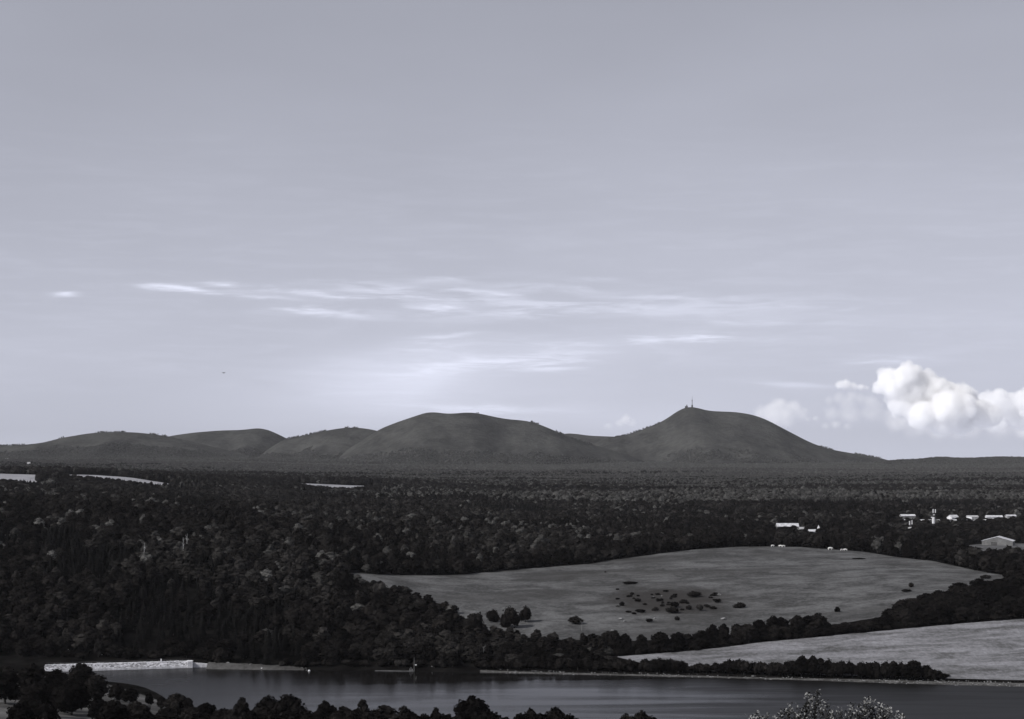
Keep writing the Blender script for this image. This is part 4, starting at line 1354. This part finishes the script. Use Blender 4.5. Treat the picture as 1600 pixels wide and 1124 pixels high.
HOUSES = [  # name, column, distance, width, depth, eave, ridge, angle, wall, roof, label
    ('house', 1418, 2420, 20, 9, 7.6, 9.6, .05, 'wallgrey', 'roofwhite', 'long low building with white roof left of the taller mast'),
    ('house', 1452, 2300, 26, 9, 4.4, 6.2, -.03, 'wallgrey', 'roofwhite', 'long white roofed shed behind the taller mast'),
    ('house', 1489, 2390, 13, 10, 6.6, 10.0, .5, 'white', 'roofwhite', 'brightest white house with steep roof right of the masts'),
    ('house', 1487, 2290, 12, 9, 3.8, 6.2, -.4, 'wallgrey', 'roofwhite', 'low white roofed cottage in front of the brightest house'),
    ('house', 1507, 2300, 8, 7, 3.2, 5.6, .3, 'wallgrey', 'roofwhite', 'small pale roofed hut between brightest and long houses'),
    ('house', 1519, 2400, 15, 9, 7.0, 9.0, .0, 'wallpale', 'wallpale', 'dull pale house with grey roof right of the brightest house'),
    ('house', 1514, 2380, 6, 5, 5.6, 7.8, .1, 'white', 'white', 'small bright white annex below the dull pale house'),
    ('house', 1553, 2400, 22, 10, 6.6, 8.6, -.05, 'white', 'roofwhite', 'long white house at the right of the hamlet'),
    ('house', 1579, 2400, 13, 9, 7.0, 8.8, .1, 'wallpale', 'roofwhite', 'pale roofed house right of the long white house'),
    ('house', 1539, 2290, 4, 4, 4.2, 6.0, .2, 'white', 'white', 'tiny white gable below the long white house'),
    ('house', 1560, 2290, 5, 4, 3.8, 5.4, -.5, 'wallpale', 'wallpale', 'tiny pale gable at the right below the long white house'),
    ('house', 1411, 2330, 5, 4, 5.0, 6.4, .5, 'wallpale', 'roofwhite', 'tiny pale hut left of the shorter mast'),
    ('house', 1230, 2080, 26, 10, 5.0, 8.4, .02, 'wallgrey', 'roofwhite', 'long roofed barn among trees behind the meadow crest'),
    ('house', 1255, 2020, 10, 9, 4.6, 6.6, .1, 'wallgrey', 'wallpale', 'grey house in front of the long roofed barn'),
    ('house', 1269, 1990, 8, 7, 3.2, 5.2, .0, 'white', 'roofwhite', 'small white house beside the little spire'),
    ('house', 1278, 2380, 6, 6, 6.5, 8.6, .0, 'wallgrey', 'roofwhite', 'tiny pale roof above the little spire'),
    ('house', 12, 7700, 22, 12, 10, 15, .1, 'wallpale', 'wallpale', 'far pale farmhouse at the left edge of the plain'),
    ('house', 45, 6600, 11, 10, 14, 19, .0, 'wallpale', 'wallpale', 'far pale house right of the left field'),
    ('house', 187, 8100, 16, 12, 10, 14, .0, 'wallpale', 'wallpale', 'far pale house above the long left field'),
]
for hs_ in HOUSES:
    house(hs_[0], hs_[1], *hs_[2:8], M[hs_[8]], M[hs_[9]], hs_[10], nwin=3 if hs_[3] > 8 else 1, door=hs_[3] > 6)
# farm shed with its paler roof slope to the left
e = house('farm_shed', 1560, 1735, 20, 30, 4.6, 8.8, math.radians(68), M['wallgrey'], M['roofwhite'], 'large grey farm shed with pale roof at the right edge', 'barn', None, nwin=0, door=False)
dm = MB(); dm.box((-10.05, 3, 1.8), (.15, 6, 3.6)); link('door', dm.mesh('door', M['roofdark']), e)
# little spire
Y = 2000.0; X = px(1279, Y)
o = empty('chapel_spire', (X, Y, h1(X, Y) - .3)); tag(o, 'little white pointed spire behind the meadow crest', 'spire', 'buildings on the plain')
mb = MB(); mb.box((0, 0, 3.0), (2.6, 2.6, 6.6)); link('tower', mb.mesh('tower', M['white']), o)
mb = MB(); mb.poly([(-1.5, -1.5, 6.3), (1.5, -1.5, 6.3), (1.5, 1.5, 6.3), (-1.5, 1.5, 6.3), (0, 0, 10.6)], [(0, 1, 4), (1, 2, 4), (2, 3, 4), (3, 0, 4), (3, 2, 1, 0)]); link('spire_roof', mb.mesh('spire_roof', M['white']), o)


def mast(x, Y, vb, vt, segs, lab):
    X = px(x, Y)
    z0 = h1(X, Y)
    e = empty('radio_mast', (X, Y, z0 - .3)); tag(e, lab, 'mast', 'radio masts by the hamlet')
    top = pz(vt, Y) - z0
    fr = MB()
    for sx_, sy__ in ((-1, -1), (1, -1), (1, 1), (-1, 1)):
        fr.tube([(sx_ * 1.0, sy__ * 1.0, -.5), (sx_ * .55, sy__ * .55, top)], [.11, .09], 5)
    nb = int(top / 2)
    for i in range(nb):
        z_a, z_b = top * i / nb, top * (i + 1) / nb
        w_a, w_b = 1 - .45 * i / nb, 1 - .45 * (i + 1) / nb
        for sy__ in (-1, 1):
            fr.tube([(-w_a, sy__ * w_a, z_a), (w_b, sy__ * w_b, z_b)], [.06, .06], 4)
            fr.tube([(sy__ * w_a, -w_a, z_a), (sy__ * w_b, w_b, z_b)], [.06, .06], 4)
    link('lattice', fr.mesh('lattice', M['metal']), e)
    for kind, dx_, va, vb_, w in segs:
        zb, zt = pz(vb_, Y) - z0, pz(va, Y) - z0
        mb = MB()
        ww_ = w * Y / FPX
        xo = dx_ * Y / FPX
        if kind == 'drum':
            mb.tube([(xo, -.2, zb), (xo, -.2, zb + .2), (xo, -.2, zt - .2), (xo, -.2, zt)], [ww_ * .42, ww_ * .5, ww_ * .5, ww_ * .42], 14)
        else:
            mb.box((xo, -.9, (zb + zt) / 2), (ww_, .6, zt - zb))
        link('antenna_panel' if kind == 'panel' else 'cabinet', mb.mesh(kind, M['white']), e)
    return e


mast(1422.5, 2060, 836, 812, [('drum', .3, 823.5, 833.5, 4.6), ('panel', -1.5, 814, 820, 1.7), ('panel', 2.2, 812.5, 819, 1.3), ('panel', -3.2, 824, 825.5, 1.6)], 'shorter white mast with a drum at left of the hamlet')
mast(1458, 2080, 840, 794.5, [('drum', -.5, 826.5, 838, 4.6), ('drum', .6, 808, 818, 4.4), ('panel', -.4, 795.5, 801, 1.5), ('panel', 3.2, 795.5, 801, 1.5), ('panel', -2.6, 807.5, 809, 2.0), ('panel', 1.0, 803.5, 805, 2.0)], 'taller white mast with paired antennas beside the long shed')

# summit of the tallest hill
puy = [h for h in HILLS if h[0] == 'puy'][0]
Y = 9890.0


def puy_z(X, Y):
    return float(hill_z(puy, np.array([X]), np.array([Y]))[0][0])


X = px(1081.5, Y); z0 = puy_z(X, Y) - 2
o = empty('transmitter_tower', (X, Y, z0)); tag(o, 'slim transmitter mast on the summit of the tallest hill', 'tower')
mb = MB(); mb.tube([(0, 0, -6), (0, 0, 12), (0, 0, 15)], [5.2, 4.8, 4.2], 14); link('base', mb.mesh('base', M['metal']), o)
mb = MB(); mb.tube([(0, 0, 13), (0, 0, 44), (0, 0, 45)], [1.8, 1.5, 1.2], 10); link('shaft', mb.mesh('shaft', M['metal']), o)
mb = MB(); mb.tube([(0, 0, 36), (0, 0, 37), (0, 0, 41), (0, 0, 42)], [1.6, 3.0, 3.0, 1.6], 12); link('antenna_drum', mb.mesh('antenna_drum', M['metal']), o)
mb = MB(); mb.tube([(0, 0, 44), (0, 0, 66)], [.8, .35], 8); link('antenna', mb.mesh('antenna', M['metal']), o)
X = px(1072.5, Y); z0 = puy_z(X, Y) - 3
o = empty('observatory', (X, Y, z0)); tag(o, 'squat summit building with a turret left of the mast', 'building')
mb = MB(); mb.box((0, 0, 4), (16, 12, 14)); link('wall', mb.mesh('wall', M['metal']), o)
mb = MB(); mb.tube([(2.5, 0, 9), (2.5, 0, 17), (2.5, 0, 20)], [3.4, 3.2, .6], 12); link('turret', mb.mesh('turret', M['metal']), o)

# ------------------------------------------------------------------ cattle on the meadow crest, bird
def cow_mesh(seed):
    R2 = random.Random(seed)
    hd = R2.uniform(-.5, .1)
    vs = [(0, 0, 1.15), (.45, 0, 1.18), (.85, 0, 1.2), (-.5, 0, 1.16), (-.95, 0, 1.22), (1.2, 0, 1.3 + hd * .3), (1.5, 0, 1.2 + hd), (1.75, 0, 1.05 + hd),
          (.8, .25, .75), (.8, .25, .35), (.8, .25, .02), (.8, -.25, .75), (.85, -.25, .35), (.85, -.25, .02),
          (-.85, .25, .75), (-.93, .25, .42), (-.85, .25, .02), (-.85, -.25, .75), (-.93, -.25, .42), (-.8, -.25, .02), (-1.2, 0, 1.15), (-1.25, 0, .6)]
    es = [(0, 1), (1, 2), (0, 3), (3, 4), (2, 5), (5, 6), (6, 7), (2, 8), (8, 9), (9, 10), (2, 11), (11, 12), (12, 13), (4, 14), (14, 15), (15, 16), (4, 17), (17, 18), (18, 19), (4, 20), (20, 21)]
    rad = [.46, .44, .40, .45, .38, .26, .19, .11, .16, .09, .08, .16, .09, .08, .19, .09, .08, .19, .09, .08, .05, .05]
    me = bpy.data.meshes.new('cow')
    me.from_pydata(vs, es, [])
    me.materials.append(M['hide'])
    o = bpy.data.objects.new('cow_tmp', me)
    C.objects.link(o)
    md = o.modifiers.new('skin', 'SKIN')
    for i, r in enumerate(rad):
        me.skin_vertices[0].data[i].radius = (r, r)
    me.skin_vertices[0].data[0].use_root = True
    o.modifiers.new('sub', 'SUBSURF').render_levels = 1
    o.modifiers['sub'].levels = 1
    dg = bpy.context.evaluated_depsgraph_get()
    m2 = bpy.data.meshes.new_from_object(o.evaluated_get(dg))
    m2.name = 'cow'
    bpy.data.objects.remove(o)
    return m2


COW = cow_mesh(1)
for x, dY, rz, sc, lab in ((1207, 6, .2, 1.25, 'leftmost pale cow on the meadow crest'), (1219.5, 8, 2.9, 1.3, 'pale cow left of its close neighbour on the meadow crest'),
                           (1224, 8, .3, 1.3, 'pale cow right of its close neighbour on the meadow crest'), (1297, 8, .1, 1.7, 'larger pale cow in the middle of the meadow crest'),
                           (1315, 8, .5, 1.1, 'small pale cow right of the larger one on the crest'), (1321, 8, 3.0, 1.35, 'rightmost pale cow on the meadow crest')):
    Y = float(np.interp(x, *zip(*MEADOW_F))) - dY
    o = link('cow', COW, None, (px(x, Y), Y, h1(px(x, Y), Y) + .1), rz, (sc, sc, sc))
    tag(o, lab, 'cow', 'cattle on the meadow crest')

mb = MB()
body = [(-.26, .02), (-.15, .045), (0, .065), (.14, .05), (.22, .035), (.28, .01)]
mb.tube([(a, 0, 0) for a, r in body], [r for a, r in body], 8)
for sgn in (-1, 1):
    mb.poly([(.10, 0, .03), (-.07, 0, .03), (.13, sgn * .30, .15), (-.03, sgn * .30, .14), (.03, sgn * .62, .08), (-.03, sgn * .62, .075),
             (.10, 0, .015), (-.07, 0, .015), (.13, sgn * .30, .138), (-.03, sgn * .30, .128), (.03, sgn * .62, .074), (-.03, sgn * .62, .07)],
            [(0, 1, 3, 2), (2, 3, 5, 4), (6, 7, 9, 8), (8, 9, 11, 10), (0, 2, 8, 6), (2, 4, 10, 8), (1, 3, 9, 7), (3, 5, 11, 9), (4, 5, 11, 10)])
mb.poly([(-.24, -.02, .0), (-.24, .02, .0), (-.40, .08, .0), (-.40, -.08, .0)], [(0, 1, 2, 3)])
o = link('bird', mb.mesh('bird', M['feather']), None, (px(349.5, 330), 330, pz(583, 330)), .9)
tag(o, 'tiny dark bird gliding in the open sky at left', 'bird')

# ------------------------------------------------------------------ blossoming shrub close to the camera
Y0 = 34.0
ENV = [(1168, 1114), (1180, 1108), (1195, 1116), (1212, 1112), (1222, 1103), (1240, 1098), (1250, 1084), (1262, 1078), (1276, 1073), (1292, 1081), (1300, 1100), (1312, 1104),
       (1325, 1102), (1340, 1098), (1350, 1092), (1360, 1088), (1372, 1097), (1388, 1101), (1396, 1108), (1410, 1110), (1418, 1122)]
Xs = px(1290, Y0); gz = h1(Xs, Y0)
sh = empty('leafy_shrub', (Xs, Y0, gz))
tag(sh, 'near leafy shrub with pale-tipped twigs at the bottom right edge', 'shrub')
RS = random.Random(77)
stem, leaf, tipl = MB(), MB(), MB()


def blade(mb, p, d, n, ln, w):
    s = d.cross(n).normalized() * w
    fold = n * (-.25 * w)
    mb.poly([tuple(p), tuple(p + d * ln * .45 + s + fold * -1), tuple(p + d * ln), tuple(p + d * ln * .45 - s + fold * -1), tuple(p + d * ln * .5 + fold)], [(0, 1, 4), (1, 2, 4), (2, 3, 4), (3, 0, 4)])


loc = lambda x, v, dy: Vector((px(x, Y0 + dy) - Xs, dy, pz(v, Y0 + dy) - gz))
hubs = []
for k in range(9):
    a = k / 8
    hub = loc(1195 + 200 * a, 1165 + RS.uniform(-10, 10), RS.uniform(-.5, .5))
    hubs.append(hub)
    stem.tube([(RS.uniform(-.25, .25), RS.uniform(-.2, .2), -.4), tuple(hub * .55 + Vector((0, 0, .1))), tuple(hub)], [.05, .035, .018], 5)
for k in range(150):
    x = RS.uniform(1168, 1416)
    vt = np.interp(x, *zip(*ENV)) + abs(RS.gauss(0, 1)) * 9 + (0 if k < 60 else RS.uniform(4, 40))
    tip = loc(x, vt, RS.uniform(-.7, .7))
    hub = min(hubs, key=lambda q: abs(q.x - tip.x) + RS.random() * .3)
    md = hub.lerp(tip, .55) + Vector((RS.uniform(-.08, .08), RS.uniform(-.08, .08), RS.uniform(-.03, .06)))
    stem.tube([tuple(hub), tuple(md), tuple(tip)], [.010, .007, .003], 4)
    L_ = (tip - hub).length
    nleaf = int(14 + L_ * 26)
    for j in range(nleaf):
        f = RS.random() ** .7
        p = hub.lerp(md, f * 2) if f < .5 else md.lerp(tip, f * 2 - 1)
        p = p + Vector((RS.gauss(0, .03), RS.gauss(0, .03), RS.gauss(0, .03)))
        d = Vector((RS.gauss(0, 1), RS.gauss(0, 1), RS.gauss(.4, .8))).normalized()
        n = Vector((RS.gauss(0, .5), RS.gauss(-.2, .5), 1)).normalized()
        pale_ = f > .80 and RS.random() < .6 or RS.random() < .08
        blade(tipl if pale_ else leaf, p, d, n, RS.uniform(.04, .075), RS.uniform(.012, .022))
link('stems', stem.mesh('stems', M['bark']), sh)
M['shrub_leaf'] = foliage_mat('shrub_leaf', (.018, .018, .017), (.055, .055, .053), 6.0)
M['shrub_tip'] = foliage_mat('shrub_tip', (.20, .20, .195), (.50, .50, .49), 9.0)
o = link('leaves', leaf.mesh('leaves', M['shrub_leaf']), sh); o['kind'] = 'stuff'
o = link('pale_leaf_tips', tipl.mesh('pale_leaf_tips', M['shrub_tip']), sh); o['kind'] = 'stuff'

# ------------------------------------------------------------------ cumulus clouds (bodies of cloud 30 km away)
scene.cycles.volume_bounces = 18
scene.cycles.volume_step_rate = 1.0


def cloud_volume_mat(name, dens, v_lo, v_hi, Yc, erode, col, band):
    m, nt, g, out = new_mat(name)
    geo = g.n('ShaderNodeNewGeometry')
    P = geo.outputs['Position']
    at = g.n('ShaderNodeAttribute'); at.attribute_name = 'density'
    skin = g.m('MULTIPLY', at.outputs['Fac'], 1600.0 / band, clamp=True)
    n1 = g.noise(P, .0042, 6.0, .62)
    n2 = g.noise(P, .0011, 3.0, .55)
    sp_ = g.n('ShaderNodeSeparateXYZ'); nt.links.new(P, sp_.inputs[0])
    hz = g.m('ADD', sp_.outputs[2], g.m('MULTIPLY', g.m('SUBTRACT', n2, .5), (pz(v_hi, Yc) - pz(v_lo, Yc)) * .9))
    fade = g.m('POWER', g.smooth(hz, pz(v_lo, Yc), pz(v_hi, Yc)), 1.25)
    # the grid fades inwards from its skin: carve the skin with noise so that it billows
    body = g.m('MULTIPLY', g.smooth(g.m('SUBTRACT', skin, g.m('MULTIPLY', g.m('SUBTRACT', n1, .40), erode)), 0.02, 0.13), g.smooth(skin, 0.0, 0.08))
    pv = g.n('ShaderNodeVolumePrincipled')
    pv.inputs['Color'].default_value = (*col, 1)
    pv.inputs['Anisotropy'].default_value = 0.0
    nt.links.new(g.m('MULTIPLY', g.m('MULTIPLY', body, fade), dens), pv.inputs['Density'])
    nt.links.new(pv.outputs[0], out.inputs['Volume'])
    return m


def cloud(puffs, Yc, lab, v_lo, v_hi, dens, voxel=28.0, erode=2.3, band=170.0, col=(1.0, 1.0, 1.0)):
    mb = MB()
    RC = random.Random(len(lab))
    for x, v, r in puffs:
        rr = r * Yc / FPX * 1.34
        dy = RC.uniform(-.7, .7) * rr
        c = (px(x, Yc), Yc + dy, pz(v, Yc))
        lump(mb, c, (rr, rr, rr * .92), ICO3, .12, RC.random() * 50)
        for q in range(9):
            d = Vector((RC.gauss(0, 1), RC.gauss(-.3, .8), RC.gauss(.3, .8))).normalized()
            r2 = rr * RC.uniform(.22, .42)
            lump(mb, tuple(Vector(c) + d * rr * .88), (r2, r2, r2), ICO2, .1, RC.random() * 50)
    src = bpy.data.objects.new('cloud_form', mb.mesh('cloud_form'))
    vol = bpy.data.volumes.new('cumulus_cloud')
    o = link('cumulus_cloud', vol)
    md = o.modifiers.new('fill', 'MESH_TO_VOLUME')
    md.object = src
    md.resolution_mode = 'VOXEL_SIZE'
    md.voxel_size = voxel
    md.interior_band_width = 1600.0
    md.density = 1.0
    vol.materials.append(cloud_volume_mat('cloud', dens, v_lo, v_hi, Yc, erode, col, band))
    return tag(o, lab, 'cloud', 'cumulus clouds above the right ridge')


cloud([(1390, 592, 15), (1414, 588, 16), (1431, 578, 8), (1422, 594, 16), (1400, 606, 18), (1447, 596, 15), (1427, 612, 26), (1462, 607, 17), (1482, 616, 19), (1505, 614, 12), (1514, 626, 14),
       (1450, 630, 26), (1480, 640, 26), (1515, 644, 20), (1440, 650, 20), (1380, 598, 8), (1470, 662, 18), (1505, 664, 16), (1410, 630, 18), (1535, 655, 15), (1527, 640, 15), (1545, 650, 16), (1374, 606, 9)], 30000,
      'tall bright white cumulus cloud above the right ridge', 700, 648, .08)
cloud([(1541, 624, 11), (1532, 634, 11), (1560, 622, 13), (1574, 630, 13), (1594, 626, 14), (1612, 634, 20), (1640, 628, 24), (1575, 644, 18), (1548, 638, 14), (1600, 650, 20), (1555, 660, 16), (1630, 655, 22)], 34000,
      'paler cumulus cloud running off the right edge', 702, 640, .045)
cloud([(1312, 602, 6), (1322, 602, 7), (1334, 605, 6), (1345, 606, 5), (1354, 607, 3.5)], 29500, 'small bright detached cloudlet left of the tall cumulus', 614, 603, .03, 18.0, 1.3, 60.0)
cloud([(1295, 626, 6), (1312, 622, 8), (1330, 620, 8), (1345, 624, 7), (1325, 632, 10), (1360, 630, 10), (1300, 648, 10), (1330, 650, 14), (1362, 646, 14), (1390, 655, 14)], 37000,
      'faint flat cloud under the detached cloudlet', 680, 616, .0060, 36.0, 1.2, 150.0)
cloud([(1208, 642, 12), (1218, 634, 11), (1238, 640, 12), (1250, 648, 10), (1190, 648, 10), (1225, 654, 16), (1205, 660, 14)], 31000, 'faint pale cloud behind the shoulder of the tallest hill', 684, 636, .0080, 30.0, 1.3, 130.0)
cloud([(1398, 664, 12), (1418, 660, 12), (1440, 668, 13), (1468, 672, 16), (1492, 676, 14), (1520, 674, 14), (1425, 676, 12), (1560, 674, 16), (1600, 672, 18)], 41000, 'wide faint cloud bank spread beneath the cumulus clouds', 704, 650, .0065, 44.0, 1.2, 160.0)
cloud([(968, 662, 6), (978, 656, 7), (988, 662, 6), (950, 668, 6)], 31000, 'tiny faint cloud in the saddle left of the tallest hill', 676, 656, .006, 20.0, 1.2, 60.0)
cloud([(1262, 655, 3.5), (1274, 654, 4), (1290, 667, 5), (1306, 664, 6), (1325, 668, 6)], 33000, 'wispy faint cloudlets right of the hill shoulder', 678, 656, .007, 20.0, 1.2, 60.0)

# ------------------------------------------------------------------ the air
mb = MB()
x0, x1, y0, y1, z0, z1 = -6200, 6200, -80, 12600, -6.5, 462
mb.box(((x0 + x1) / 2, (y0 + y1) / 2, (z0 + z1) / 2), (x1 - x0, y1 - y0, z1 - z0))
m, nt, g, out = new_mat('haze')
pv = g.n('ShaderNodeVolumePrincipled')
pv.inputs['Color'].default_value = (.93, .94, 1.0, 1)
pv.inputs['Density'].default_value = 0.8e-5
pv.inputs['Anisotropy'].default_value = 0.0
nt.links.new(pv.outputs[0], out.inputs['Volume'])
o = link('haze', mb.mesh('haze', m))
tag(o, 'thin pale haze filling the air over the plain', None, None, 'stuff')
